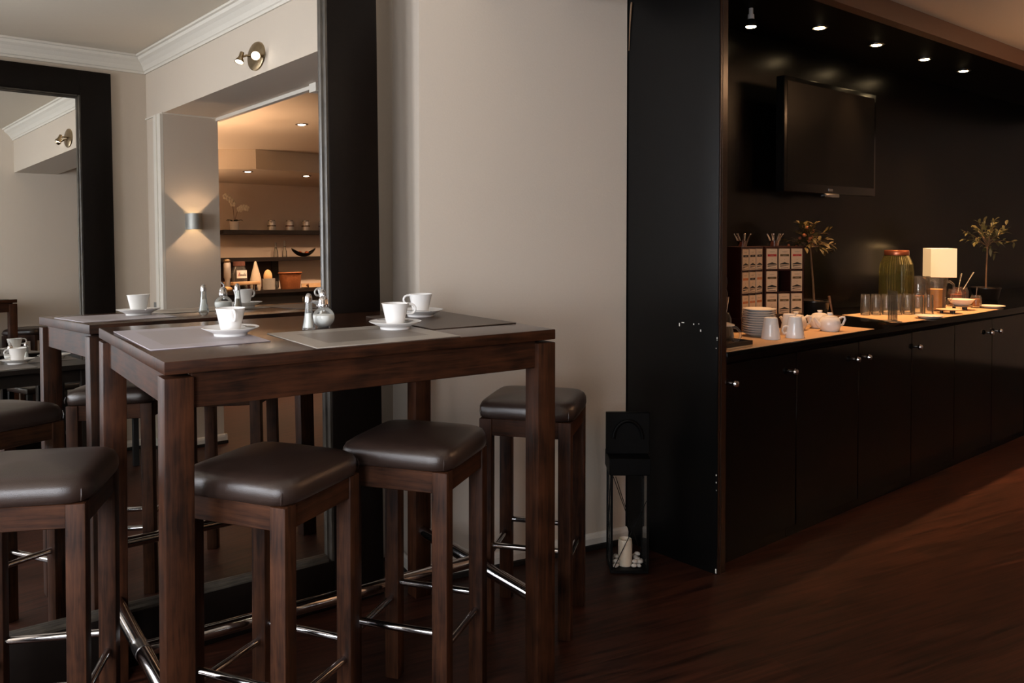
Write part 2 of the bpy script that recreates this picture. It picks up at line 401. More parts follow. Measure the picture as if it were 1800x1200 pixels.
# cornice (cove profile) along the front-room walls
def cornice(name, p0, p1, nrm):
    p0, p1, nrm = Vector(p0), Vector(p1), Vector(nrm)
    prof = [(0.001, 2.73), (0.012, 2.73), (0.014, 2.745), (0.022, 2.75), (0.035, 2.775), (0.058, 2.80), (0.078, 2.815), (0.085, 2.832), (0.10, 2.835), (0.10, 2.849), (0.001, 2.849)]
    vs = []; n = len(prof)
    for p in (p0, p1):
        for d, z in prof: vs.append(p + nrm * d + Vector((0, 0, z)))
    fs = [(i, (i + 1) % n, n + (i + 1) % n, n + i) for i in range(n)] + [tuple(range(n - 1, -1, -1)), tuple(range(n, 2 * n))]
    b = MB(); b.add(vs, fs); o = b.build(name, 'white_paint'); return struct(o)
cornice('trim_1', fb(-4.2, -0.32), fb(0, -0.32), YB)
cornice('trim_2', fb(0, -0.32), fb(0, 3.25), -XB)
mn = Vector((0.009, -1, 0)).normalized()
cornice('trim_3', (-3.3, mw(-3.3), 0), (1.96, mw(1.96), 0), mn)
# baseboards: white board above a black plinth strip
def baseboard(name, p0, p1, nrm):
    p0, p1, nrm = Vector(p0), Vector(p1), Vector(nrm)
    o = None
    for nm, mt, prof in ((name, 'white_paint', [(0, 0.024), (0.016, 0.024), (0.018, 0.050), (0.014, 0.063), (0.006, 0.070), (0, 0.070)]), (name + '_plinth', 'plinth_black', [(0, 0.001), (0.022, 0.001), (0.022, 0.020), (0.018, 0.024), (0, 0.024)])):
        n = len(prof); vs = [p + nrm * (d + 0.0005) + Vector((0, 0, z)) for p in (p0, p1) for d, z in prof]
        fs = [(i, (i + 1) % n, n + (i + 1) % n, n + i) for i in range(n)] + [tuple(range(n - 1, -1, -1)), tuple(range(n, 2 * n))]
        b = MB(); b.add(vs, fs); struct(b.build(nm, mt))
baseboard('baseboard_pier', PA - PD * 0.017, PB - PD * 0.003, -PN)
baseboard('baseboard_pier_return', PC - PN * 0.002, PA, -PD)
baseboard('baseboard_opposite', fb(-4.2, -0.32), fb(0, -0.32), YB)
baseboard('baseboard_divider', fb(0, -0.32), fb(0, 0.018), -XB)
baseboard('baseboard_jamb', fb(-0.018, 0), fb(0.418, 0), YB)
baseboard('baseboard_divider_bar', fb(0.40, 0.018), fb(0.40, -3.2), XB)
# boxed-in strip on the divider end, cable duct under the beam, with its junction box
struct(MB().box(-0.022, -0.135, 0.071, -0.001, -0.001, 2.395, MBK).box(-0.030, -0.085, 0.071, -0.021, -0.060, 2.395, MBK).build('trim_4', 'white_paint'))
struct(MB().box(0.385, 0.0, 2.375, 0.42, 1.42, 2.399, MBK).box(0.36, 1.42, 2.345, 0.43, 1.50, 2.399, MBK).build('trim_5', 'white_paint'))
struct(MB().box(-0.012, -0.318, 2.392, 0.40, 0.012, 2.402, MBK).build('trim_6', 'white_paint'))

# ------------------------------------------------------------------ buffet niche
XN0, XN1, YF, YBK = 2.863, 9.85, 2.06, 2.78
struct(MB().box(XN0, YF, 0, XN0 + 0.05, YBK, 2.60).build('wall_niche_side', 'panel_black'))
struct(MB().box(XN0 + 0.004, YF - 0.006, 0.0, XN0 + 0.05, YF - 0.0005, 2.49).build('trim_9', 'edge_brown'))
struct(MB().box(XN0 + 0.014, YF - 0.0068, 0.0, XN0 + 0.017, YF - 0.0055, 2.49).build('trim_7', 'plinth_black'))
struct(MB().box(XN0 + 0.05, YBK, 0, XN1, YBK + 0.12, 2.60).build('wall_niche_back', 'black_lacquer'))
struct(MB().box(XN0 + 0.05, YF + 0.06, 2.52, XN1, YBK, 2.595).build('ceiling_niche', 'niche_matte'))
struct(MB().box(XN0 + 0.05, YF, 2.490, XN1, YF + 0.06, 2.562).box(XN0 + 0.05, YF + 0.012, 2.562, XN1, YF + 0.06, 2.598).build('trim_8', 'fascia_brown'))
ch = MB()
for y, z, a, b in ((2.255, 1.007, 0.005, 0.014), (2.237, 1.017, 0.014, 0.003), (2.181, 1.015, 0.005, 0.006), (2.155, 1.018, 0.004, 0.004), (2.145, 0.991, 0.005, 0.009), (2.0635, 0.968, 0.004, 0.007), (2.0635, 0.960, 0.003, 0.004), (2.068, 0.926, 0.004, 0.004), (2.0640, 0.408, 0.004, 0.007), (2.0640, 0.378, 0.004, 0.006), (2.063, 0.346, 0.003, 0.004), (2.0635, 0.014, 0.006, 0.018)):
    ch.box(XN0 - 0.0006, y - a / 2, z - b / 2, XN0 + 0.0002, y + a / 2, z + b / 2)
struct(ch.build('wall_niche_side_chips', 'white_paint'))
tag(MB().tube([(2.857, 2.525, 2.418), (2.857, 2.530, 2.369), (2.857, 2.534, 2.32), (2.858, 2.540, 2.207)], [0.004, 0.0045, 0.003, 0.0015], 6).build('cord', 'bark'), 'thin brown cord hanging down beside the upper edge of the black panel', 'cord')
# cabinets
seams = [2.913, 3.457, 4.026, 4.608, 5.16, 5.72, 6.28, 6.85, 7.42, 7.99, 8.56]
knobs = {0: [2.952, 3.405], 1: [3.972], 2: [4.085], 3: [4.655], 4: [5.65], 5: [5.79], 6: [6.79], 7: [6.91], 8: [7.93], 9: [8.05]}
units = [((0,), 'black gloss buffet cabinet next to the black side panel, two knobs on one door'), ((1, 2), 'black gloss buffet cabinet under the white teapots, two knobs side by side'),
         ((3, 4), 'black gloss buffet cabinet under the drinking glasses and juice jug'), ((5, 6, 7), 'black gloss buffet cabinet farthest along the counter, under the second little tree'), ((8, 9), 'black gloss buffet cabinet beyond the second little tree, at the far end of the counter')]
for doors, lab in units:
    xa, xb = seams[doors[0]], seams[doors[-1] + 1]
    t = thing('cabinet', lab, 'cabinet', (xa, YF, 0), 0, 'cabinets of the breakfast buffet')
    b = MB(); w = xb - xa
    b.box(0.001, 0.022, 0.09, w - 0.001, YBK - YF - 0.01, 0.862); b.box(0.001, 0.05, 0.0, w - 0.001, 0.07, 0.09)
    b.build('body', 'black_gloss', t)
    for d in doors:
        da, db = seams[d] - xa, seams[d + 1] - xa
        dr = MB().rbox(da + 0.003, 0.0, 0.07, db - 0.003, 0.020, 0.855, 0.002, 1).build('door', 'black_gloss', t)
        for kx in knobs[d]:
            MB().lathe([(0.007, 0.0), (0.006, 0.012), (0.013, 0.018), (0.0155, 0.026), (0.012, 0.034), (0.0001, 0.037)], 20,
                       Matrix.Translation((kx - xa, 0.0, 0.775)) @ Matrix.Rotation(PI / 2, 4, 'X')).build('knob', 'chrome', dr)
tag(MB().rbox(XN0 + 0.051, YF - 0.012, 0.864, 9.55, YBK - 0.002, 0.904, 0.003, 2).build('worktop', 'black_gloss'), 'glossy black worktop of the breakfast buffet over the black cabinets', 'worktop')
# niche downlights
def downlight_parts(t, bulbmat, r=0.036, hang=0.0):
    MB().lathe([(r * 1.35, 0.0), (r * 1.35, -0.005), (r * 1.05, -0.008), (r, -0.003), (r * 0.98, 0.0)], 24).build('ring', 'steel', t)
    MB().lathe([(0.0001, -0.012 - hang), (r * 0.7, -0.010 - hang), (r * 0.78, -0.004 - hang), (r * 0.6, -0.0015)], 20).build('bulb', bulbmat, t)
first_dl = None
nx = [4.30, 4.95, 5.60, 6.21]
for i, x in enumerate(nx):
    lab = 'small spot in the black niche ceiling, %s of the flush row' % ORD[i]
    if first_dl is None:
        t = thing('ceiling_spot', lab, 'downlight', (x, 2.44, 2.5195), 0, 'recessed spots over the buffet'); downlight_parts(t, 'bulb_warm'); first_dl = t
    else: t = dup(first_dl, (x, 2.44, 2.5195), 0, lab)
    light('spot_beam', 'SPOT', (0, 0, -0.03), 62, NICHE, parent=t, direction=(0, 0, -1), spot_size=math.radians(74), spot_blend=0.9, shadow_soft_size=0.03)
t = thing('ceiling_spot', 'bare spot bulb hanging loose below the black niche ceiling near the side panel', 'downlight', (3.68, 2.46, 2.5195), 0, 'recessed spots over the buffet')
MB().lathe([(0.011, 0.0), (0.011, -0.03), (0.016, -0.032), (0.017, -0.055)], 16).build('socket', 'porcelain', t)
MB().lathe([(0.017, -0.0551), (0.021, -0.062), (0.029, -0.088), (0.029, -0.092)], 20).build('reflector', 'steel', t)
MB().lathe([(0.0001, -0.097), (0.024, -0.095), (0.026, -0.0921)], 20).build('bulb', 'bulb_warm', t)
light('spot_beam', 'SPOT', (0, 0, -0.10), 62, NICHE, parent=t, direction=(0, 0, -1), spot_size=math.radians(74), spot_blend=0.9, shadow_soft_size=0.03)

# television
def tv():
    x0, x1, z0, z1, yf = 4.235, 5.30, 1.625, 2.275, 2.61
    t = thing('television', 'black flat television hung on the back wall above the buffet', 'television', ((x0 + x1) / 2, yf, 1.95))
    w, h = (x1 - x0) / 2, (z1 - z0) / 2
    b = MB(); b.rbox(-w, 0.0, -h, w, 0.055, h, 0.006); b.box(-w * 0.6, 0.055, -h * 0.6, w * 0.6, 0.085, h * 0.6); b.build('casing', 'tv_black', t)
    MB().box(-w + 0.028, -0.002, -h + 0.05, w - 0.028, 0.001, h - 0.028).build('screen', 'tv_screen', t)
    MB().rbox(-0.10, -0.012, -h - 0.022, 0.06, 0.03, -h + 0.002, 0.006).build('bottom_lip', 'steel', t)['label'] = 'grey lip under the screen'
    MB().box(-0.05, -0.003, -h + 0.016, -0.005, 0.0, -h + 0.03).build('badge', 'steel', t)
    MB().box(-0.2, 0.085, -0.2, 0.2, YBK - yf - 0.001, 0.2).build('wall_bracket', 'black_metal', t)
tv()

# ------------------------------------------------------------------ mirrors
def big_mirror(name, label, W0, H, inner_w, M_loc, rotz, lean, fw=0.205, fbot=0.175, slab=0.035):
    """origin: bottom centre of the glass; glass in the local xz plane facing -y"""
    t = thing(name, label, 'mirror', M_loc, rotz)
    t.rotation_euler = (-lean, 0, rotz)
    h = W0 / 2
    b = MB()
    for x0, x1 in ((-h, -h + fw), (h - fw, h)): b.rbox(x0, -slab, 0.0, x1, 0.012, H, 0.003, 2)
    b.rbox(-h + fw, -slab, 0.0, h - fw, 0.012, fbot, 0.003, 2); b.rbox(-h + fw, -slab, H - fbot, h - fw, 0.012, H, 0.003, 2)
    b.box(-h + 0.05, 0.002, 0.05, h - 0.05, 0.010, H - 0.05)
    b.build('frame', 'frame_wenge', t)
    MB().box(-h + fw - 0.005, -0.001, fbot - 0.005, h - fw + 0.005, 0.0015, H - fbot + 0.005).build('glass', 'mirror_glass', t)
    # stepped bare-wood bevel round the glass
    pr = [(0.0, 0.0), (0.0, -0.030), (0.008, -0.030), (0.010, -0.024), (0.012, -0.016), (0.020, -0.014), (0.022, -0.0015), (0.022, 0.0)]
    for s in (-1, 1):
        a = s * (h - fw)
        MB().prism([(a - s * d, y) for d, y in pr], fbot, H - fbot).build('bevel', 'oak_bevel', t)
    for z, s in ((fbot, 1), (H - fbot, -1)):
        M_ = Matrix.Rotation(PI / 2, 4, 'Y') @ Matrix.Rotation(PI / 2, 4, 'Z')   # local x,y,z -> y.. profile swept along x
        n_ = len(pr); xs = (-h + fw + 0.021, h - fw - 0.021)
        vs = [(x, y, z + s * d) for x in xs for d, y in pr]
        fs = [(i, (i + 1) % n_, n_ + (i + 1) % n_, n_ + i) for i in range(n_)] + [tuple(range(n_ - 1, -1, -1)), tuple(range(n_, 2 * n_))]
        MB().add(vs, [f if s > 0 else f[::-1] for f in fs]).build('bevel', 'oak_bevel_x', t)
    return t
RX = 1.735           # right outer edge of the leaning mirror
MWID = 1.95
def mglass(x): return 2.9183 + x * math.tan(MYAW)
cx = RX - MWID / 2 * math.cos(MYAW)
big_mirror('standing_mirror', 'tall mirror in a wide dark frame leaning behind the bar table', MWID, 2.69, None, (cx, mglass(cx), 0.0), MYAW, 0.0245)
m2c = fb(-0.26 - 0.9, -0.272)
big_mirror('wall_mirror', 'dark framed mirror on the opposite wall, seen at the left edge of the tall mirror', 1.80, 2.68, None, tuple(m2c), -BE + PI - 0.014, 0.008)
bpy.data.objects['wall_mirror'].location.z = 0.012

# ------------------------------------------------------------------ bar table
TX, TY, TR, TL, TW = 0.6536, 1.9964, -0.0904, 1.148, 0.837
def tw(x, y, z=1.10):
    c, s = math.cos(TR), math.sin(TR); return Vector((TX + c * x - s * y, TY + s * x + c * y, z))
table = thing('bar_table', 'high dark wooden bar table standing before the tall mirror', 'table', (TX, TY, 0), TR)
tt_ = MB().rbox(0, 0, 1.0685, TL, TW, 1.10, 0.003, 2).build('tabletop', 'table_top', table)
tt_.data.materials.append(MATS['table_wood_x'])
for f_ in tt_.data.polygons:
    if f_.normal.z < 0.9: f_.material_index = 1
LS = 0.067
for x in (0, TL - LS):
    for y in (0, TW - LS):
        MB().rbox(x, y, 0.0, x + LS, y + LS, 1.060, 0.003, 2).build('leg', 'table_wood_z', table)
for x0, y0, x1, y1, ax in ((LS - 0.002, 0.018, TL - LS + 0.002, 0.042, 'x'), (LS - 0.002, TW - 0.042, TL - LS + 0.002, TW - 0.018, 'x'), (0.018, LS - 0.002, 0.042, TW - LS + 0.002, 'y'), (TL - 0.042, LS - 0.002, TL - 0.018, TW - LS + 0.002, 'y')):
    MB().rbox(x0, y0, 0.983, x1, y1, 1.069, 0.002, 1).build('apron', 'table_wood_' + ax, table)
for x in (LS / 2, TL - LS / 2):
    MB().tube([(x, LS - 0.004, 0.252), (x, TW - LS + 0.004, 0.252)], 0.022, 18).build('foot_rail', 'chrome', table)
    MB().tube([(x, TW / 2 - 0.028, 0.252), (x, TW / 2 + 0.028, 0.252)], 0.0235, 18).build('rail_joint', 'steel', table)
MB().tube([(LS / 2, TW / 2, 0.252), (TL - LS / 2, TW / 2, 0.252)], 0.021, 18).build('foot_rail', 'chrome', table)

# ------------------------------------------------------------------ bar stools
def seat_bm(w, z0, z1):
    """padded seat: square with soft corners, rolled edge, gently domed top"""
    b = MB(); n = 48; rings = []
    def ring(h, r, z, dome=0.0):
        pts = []
        for k in range(n):
            a = 2 * PI * k / n; c, s = math.cos(a), math.sin(a); p = 7.0
            q = (abs(c) ** p + abs(s) ** p) ** (-1 / p)
            pts.append((h * q * c, h * q * s, z))
        rings.append(pts)
    H = z1 - z0; h = w / 2
    ring(h - 0.012, 0, z0); ring(h - 0.003, 0, z0 + 0.004); ring(h, 0, z0 + 0.016); ring(h - 0.001, 0, z0 + H * 0.5)
    ring(h - 0.008, 0, z0 + H * 0.68); ring(h - 0.022, 0, z0 + H * 0.80)
    for i in range(1, 8):
        t = i / 8; hh = (h - 0.022) * (1 - t); ring(max(hh, 0.004), 0, z0 + H * (0.80 + 0.20 * (1 - (1 - t) ** 2.2)))
    m = len(rings); vs = [p for r in rings for p in r]; fs = []
    for i in range(m - 1):
        for k in range(n):
            l = (k + 1) % n; fs.append((i * n + k, i * n + l, (i + 1) * n + l, (i + 1) * n + k))
    fs.append(tuple(range(n - 1, -1, -1))); fs.append(tuple((m - 1) * n + k for k in range(n)))
    return b.add(vs, fs, None, True)
def make_stool(label, loc, rz):
    t = thing('bar_stool', label, 'stool', loc, rz, 'padded stools round the bar table')
    w, lt, zt = 0.325, 0.045, 0.749; h = w / 2
    s = seat_bm(0.347, 0.750, 0.826).build('seat', 'leather', t, autosm=60)
    # folded corner pleats on the cushion
    for sx in (-1, 1):
        for sy in (-1, 1):
            e = 0.1665
            MB().tube([(sx * (e - 0.012), sy * (e + 0.0005), 0.758), (sx * (e - 0.010), sy * (e + 0.0015), 0.772), (sx * (e - 0.012), sy * (e - 0.003), 0.786)], [0.0012, 0.0022, 0.0008], 6).build('pleat', 'leather', s)
    for sx in (-1, 1):
        for sy in (-1, 1):
            x0, x1 = sorted((sx * h, sx * (h - lt))); y0, y1 = sorted((sy * h, sy * (h - lt)))
            MB().rbox(x0, y0, 0, x1, y1, zt, 0.003, 2).build('leg', 'stool_wood_z', t)
    for sy in (-1, 1):
        y0, y1 = sorted((sy * (h - 0.004), sy * (h - 0.026)))
        MB().rbox(-h + lt - 0.001, y0, 0.690, h - lt + 0.001, y1, 0.7495, 0.002, 1).build('seat_rail', 'stool_wood_x', t)
        MB().rbox(y0, -h + lt - 0.001, 0.690, y1, h - lt + 0.001, 0.7495, 0.002, 1).build('seat_rail', 'stool_wood_y', t)
    e = h - lt / 2; i = h - lt + 0.003
    for z, a, c in ((0.300, (-i, -e), (i, -e)), (0.300, (-i, e), (i, e)), (0.255, (e, -i), (e, i)), (0.255, (-e, -i), (-e, i))):
        MB().tube([(*a, z), (*c, z)], 0.0105, 14).build('foot_rail', 'chrome', t)
    return t
S1 = make_stool('brown padded stool at the left end of the bar table, partly cut off', (0.468, 2.416, 0), -0.5023)
S2 = dup(S1, (0.947, 2.066, 0), -1.0892, 'brown padded stool right beside the front left leg of the bar table')
S3 = dup(S1, (1.393, 2.058, 0), -1.0213, 'brown padded stool in front of the table between its nearest neighbour and the right leg')
S4 = dup(S1, (2.050, 2.270, 0), -0.9514, 'brown padded stool standing against the pale wall behind the right table leg')

# ------------------------------------------------------------------ place settings
def placemat(label, c, w, d, mat, rz=TR, z=1.1003):
    o = MB().rbox(-w / 2, -d / 2, 0, w / 2, d / 2, 0.0028, 0.0012, 1).build('placemat', mat, loc=(c[0], c[1], z), rotz=rz)
    return tag(o, label, 'placemat', 'placemats on the bar table' if z > 1 else 'placemats on the low table')
placemat('mauve grey woven placemat at the left end of the bar table', tw(0.170, 0.450), 0.31, 0.48, 'placemat_grey')
placemat('beige grey placemat with darker centre at the front edge of the bar table', tw(0.590, 0.192), 0.435, 0.375, 'placemat_beige')
placemat('dark brown placemat at the right end of the bar table', tw(0.983, 0.432), 0.315, 0.47, 'placemat_brown')

def cup_mesh(s=1.0):
    b = MB()
    prof = [(0.0001, 0.004), (0.022, 0.004), (0.0235, 0.0), (0.0262, 0.0005), (0.0285, 0.012), (0.0335, 0.035), (0.0400, 0.064), (0.0418, 0.0685), (0.0412, 0.0692), (0.0395, 0.068), (0.0375, 0.060), (0.0310, 0.035), (0.0260, 0.013), (0.018, 0.0085), (0.0001, 0.008)]
    return b.lathe([(r * s, z * s) for r, z in prof], 40)
def handle_mesh(s=1.0):
    b = MB(); pts = []
    for i in range(17):
        a = math.radians(100 - i * 220 / 16)
        pts.append((0.0465 * s + 0.0155 * s * math.cos(a) - (0.006 * s if i > 12 else 0), 0, 0.0505 * s + 0.0145 * s * math.sin(a)))
    pts = [(0.036 * s, 0, 0.066 * s)] + pts + [(0.0335 * s, 0, 0.034 * s)]
    return b.tube(pts, [0.0036 * s] * len(pts), 10, flat=1.0)
SAUCER = [(0.0001, 0.004), (0.040, 0.004), (0.0425, 0.0), (0.0455, 0.0), (0.0465, 0.006), (0.055, 0.011), (0.0785, 0.0215), (0.0800, 0.0232), (0.0788, 0.0240), (0.056, 0.0150), (0.044, 0.0115), (0.036, 0.0102), (0.029, 0.0088), (0.0001, 0.0086)]
def saucer_mesh(s=1.0): return MB().lathe([(r * s, z * s) for r, z in SAUCER], 48)
def spoon_mesh(l=0.115):
    b = MB()
    pts = [(0, 0, 0), (l * 0.3, 0, 0.002), (l * 0.62, 0, 0.004), (l * 0.72, 0, 0.002)]
    b.tube(pts, [0.0032, 0.0022, 0.0018, 0.0024], 8, flat=0.45)
    b.ball((l * 0.85, 0, 0.001), 1.0, 12, 8, (l * 0.16, 0.0095, 0.0024))
    return b
cup0 = sauc0 = spoon0 = None
def setting(pos, hz, spoon_a, labs, s=1.0, spoon=True, grp='bar table'):
    global cup0, sauc0, spoon0
    x, y, z = pos
    if sauc0 is None:
        sauc0 = tag(saucer_mesh().build('saucer', 'porcelain', loc=(x, y, z)), labs[0], 'saucer', 'saucers under the cups')
        sa = sauc0
        cup0 = thing('coffee_cup', labs[1], 'cup', (x, y, z + 0.0092), hz, 'white coffee cups')
        cup_mesh().build('cup_body', 'porcelain', cup0); handle_mesh().build('handle', 'porcelain', cup0); cu = cup0
        spoon0 = tag(spoon_mesh().build('teaspoon', 'steel'), labs[2], 'spoon', 'teaspoons on the saucers'); sp = spoon0
    else:
        sa = dup(sauc0, (x, y, z), 0, labs[0]); cu = dup(cup0, (x, y, z + 0.0092), hz, labs[1])
        sp = dup(spoon0, (0, 0, 0), 0, labs[2]) if spoon else None
    for o in (sa, cu): o.scale = (s, s, s)
    if s != 1.0: cu.location.z = z + 0.0092 * s
    if sp is not None:
        d = Vector((math.cos(spoon_a), math.sin(spoon_a), 0)); q = Vector((-d.y, d.x, 0))
        # spoon lies across the saucer rim beside the cup
        st = Vector((x, y, 0)) + q * 0.047 * s - d * 0.064 * s
        sp.location = (st.x, st.y, z + 0.0225 * s); sp.rotation_euler = (0, 0.03, spoon_a); sp.scale = (s, s, s)
ZM = 1.1033
c1 = tw(0.272, 0.395); c2 = tw(0.735, 0.270); c3 = tw(0.985, 0.560)
setting((c1.x, c1.y, ZM), math.radians(-100), math.radians(-60), ('white saucer on the mauve grey placemat', 'white coffee cup on the mauve grey placemat, its handle towards the room', 'teaspoon on the saucer at the left end of the table'))
setting((c2.x, c2.y, ZM), math.radians(-25), math.radians(-40), ('white saucer on the beige placemat with the darker centre', 'white coffee cup on the beige placemat, ring handle to the right', 'teaspoon lying behind the cup on the beige placemat'))
setting((c3.x, c3.y, ZM), math.radians(165), math.radians(120), ('white saucer at the back of the dark brown placemat', 'white coffee cup farthest back, on the dark brown placemat', 'teaspoon on the saucer of the dark brown placemat'))

# salt, pepper, sugar
def shaker(label, fill, loc, s=1.0):
    t = thing('salt_shaker' if fill == 'sugar' else 'pepper_shaker', label, 'shaker', loc, 0.3, 'shakers on the tables')
    MB().lathe([(0.0185, 0.0), (0.0205, 0.002), (0.0200, 0.006), (0.0135, 0.040), (0.0100, 0.078), (0.0095, 0.086), (0.0085, 0.086), (0.0090, 0.078), (0.0122, 0.040), (0.0180, 0.007), (0.0001, 0.005), (0.0001, 0.0)][:-1] + [(0.0001, 0.005)], 12).build('glass_body', 'clear_glass', t)
    MB().lathe([(0.0001, 0.0055), (0.0176, 0.0075), (0.0119, 0.040), (0.0112, 0.050), (0.0001, 0.052)], 12).build('filling', fill, t)
    MB().lathe([(0.0100, 0.084), (0.0112, 0.085), (0.0112, 0.094), (0.0102, 0.102), (0.0070, 0.109), (0.0030, 0.112), (0.0001, 0.1125)], 20).build('cap', 'chrome', t)
    t.scale = (s, s, s); return t
def sugar_pourer(label, loc, rz):
    t = thing('sugar_dispenser', label, 'sugar dispenser', loc, rz, 'sugar dispensers on the tables')
    out = []; inn = []
    for i in range(15):
        a = math.radians(-62 + i * 124 / 14); out.append((0.0345 * math.cos(a), 0.031 + 0.0335 * math.sin(a)))
    for i in range(14, -1, -1):
        a = math.radians(-62 + i * 124 / 14); inn.append((0.0325 * math.cos(a), 0.031 + 0.0315 * math.sin(a)))
    MB().lathe([(0.0001, 0.0), (0.018, 0.0)] + out + [(0.0150, 0.066)], 36).build('glass_body', 'clear_glass', t)
    fi = [(0.0001, 0.0045)] + [(0.0336 * math.cos(math.radians(a)), 0.031 + 0.0326 * math.sin(math.radians(a))) for a in (-58, -45, -30, -15, 0, 14)] + [(0.028, 0.0400), (0.0001, 0.042)]
    MB().lathe(fi, 30).build('filling', 'sugar', t)
    cap = MB().lathe([(0.0168, 0.063), (0.0172, 0.064), (0.0172, 0.074), (0.0158, 0.077), (0.0150, 0.086), (0.0120, 0.094), (0.0060, 0.099), (0.0001, 0.100)], 26).build('cap', 'chrome', t)
    MB().tube([(0.004, 0, 0.05), (0.004, 0, 0.098), (0.003, 0, 0.107), (-0.002, 0, 0.113), (-0.008, 0, 0.117)], [0.0038] * 4 + [0.0042], 12).build('spout', 'chrome', cap)
    return t
p = tw(0.515, 0.415); shaker('salt shaker beside the sugar dispenser on the bar table', 'sugar', (p.x, p.y, 1.1003))
p = tw(0.580, 0.455); sugar_pourer('round glass sugar dispenser with a chrome spout on the bar table', (p.x, p.y, 1.1003), 0.4)
p = tw(0.610, 0.530); shaker('pepper shaker behind the sugar dispenser, seen whole only in the mirror', 'pepper', (p.x, p.y, 1.1003))

# ------------------------------------------------------------------ lantern by the wall
LA = math.atan2(-0.65, 0.76)
lan = thing('floor_lantern', 'tall black metal lantern with a candle and pebbles on the floor against the black panel', 'lantern', (2.541, 2.348, 0), LA)
lw = 0.157
MB().rbox(0, 0, 0.0, lw, lw, 0.014, 0.002, 1).build('base', 'black_metal', lan)
for x in (0, lw - 0.009):
    for y in (0, lw - 0.009): MB().box(x, y, 0.014, x + 0.009, y + 0.009, 0.425).build('post', 'black_metal', lan)
MB().rbox(-0.006, -0.006, 0.405, lw + 0.006, lw + 0.006, 0.475, 0.003, 1).build('roof', 'black_metal', lan)
MB().rbox(-0.012, lw / 2 - 0.012, 0.4755, lw + 0.012, lw / 2 + 0.012, 0.648, 0.002, 1).build('back_plate', 'black_metal', lan)
MB().tube([(lw / 2 + (lw / 2 - 0.018) * math.cos(math.radians(a)), lw / 2 - 0.02, 0.540 + 0.075 * math.sin(math.radians(a))) for a in range(0, 181, 12)], 0.007, 8).build('arched_handle', 'black_metal', lan)
wr = MB()
for a, b in (((0.01, 0.001, 0.40), (lw - 0.01, 0.001, 0.02)), ((lw - 0.01, 0.001, 0.30), (0.012, 0.001, 0.02)), ((0.02, 0.001, 0.40), (0.078, 0.001, 0.22)), ((0.001, 0.01, 0.40), (0.001, lw - 0.01, 0.02)), ((0.001, lw - 0.01, 0.40), (0.001, 0.01, 0.02))):
    wr.tube([a, b], 0.0016, 6)
wr.build('cross_wires', 'black_metal', lan)
for a in ((lw - 0.006, 0.010, 0.016, lw - 0.004, lw - 0.010, 0.404), (0.004, 0.010, 0.016, 0.006, lw - 0.010, 0.404)):
    MB().box(*a).build('side_pane', 'smoke_glass', lan)
cd = Matrix.Rotation(LA, 4, 'Z'); base = Vector((2.541, 2.348, 0))
def lp(x, y, z): return base + cd @ Vector((x, y, z))
cpos = lp(0.068, 0.062, 0.0145)
ca = thing('pillar_candle', 'burnt down cream pillar candle inside the black lantern', 'candle', cpos, 0)
MB().lathe([(0.0295, 0.0), (0.0300, 0.003), (0.0295, 0.085), (0.0285, 0.100), (0.0260, 0.108), (0.0240, 0.106), (0.0215, 0.092), (0.010, 0.087), (0.0001, 0.086)], 26).build('wax', 'candle_wax', ca)
MB().tube([(0, 0, 0.084), (0.001, 0, 0.094), (0.004, 0.001, 0.099)], 0.0013, 6).build('wick', 'ink_black', ca)
peb = None; rp = random.Random(3); k = 0; placed = []
def pebble_at(x, y, z, r):
    global peb, k
    pos = lp(x, y, z)
    lab = 'pale pebble at the foot of the candle in the lantern'
    if peb is None:
        peb = tag(MB().ball((0, 0, 0), 1.0, 12, 8, (1.0, 0.78, 0.62)).build('pebble', 'pebble'), lab, 'pebble', 'pebbles in the lantern'); o = peb
    else: o = dup(peb, (0, 0, 0), 0, lab)
    o.location = pos; o.scale = (r, r, r); o.rotation_euler = (0, 0, rp.uniform(0, 6.28))
for ring in range(1500):
    x, y = rp.uniform(0.022, lw - 0.022), rp.uniform(0.022, lw - 0.022); r = rp.uniform(0.0105, 0.0165)
    if math.hypot(x - 0.068, y - 0.062) < 0.031 + r: continue
    if any(math.hypot(x - a, y - b) < 0.86 * (r + c) for a, b, c in placed): continue
    placed.append((x, y, r)); pebble_at(x, y, 0.0145 + 0.62 * r, r)
up_ = 0
for (x, y, r) in list(placed):
    if up_ >= 18: break
    if math.hypot(x - 0.068, y - 0.062) > 0.043 and 0.024 < x < lw - 0.026 and y < lw - 0.026:
        pebble_at(x + 0.004, y + 0.003, 0.0145 + 1.24 * r + 0.0085, 0.0135); up_ += 1
# ------------------------------------------------------------------ on the buffet counter
ZC = 0.9043
def runner(label, poly):
    return tag(MB().prism(poly, ZC, ZC + 0.002).build('table_runner', 'cream_mat'), label, 'runner', 'cloth runners on the buffet')
runner('cream runner under the plates and teapots at the near end of the buffet', [(2.916, 2.062), (4.19, 2.062), (4.185, 2.24), (4.14, 2.42), (2.916, 2.46)])
runner('cream runner under the drinking glasses and the juice jug on the buffet', [(4.60, 2.115), (4.62, 2.104), (5.50, 2.06), (5.95, 2.075), (5.95, 2.44), (4.74, 2.53)])
ZR = ZC + 0.0021
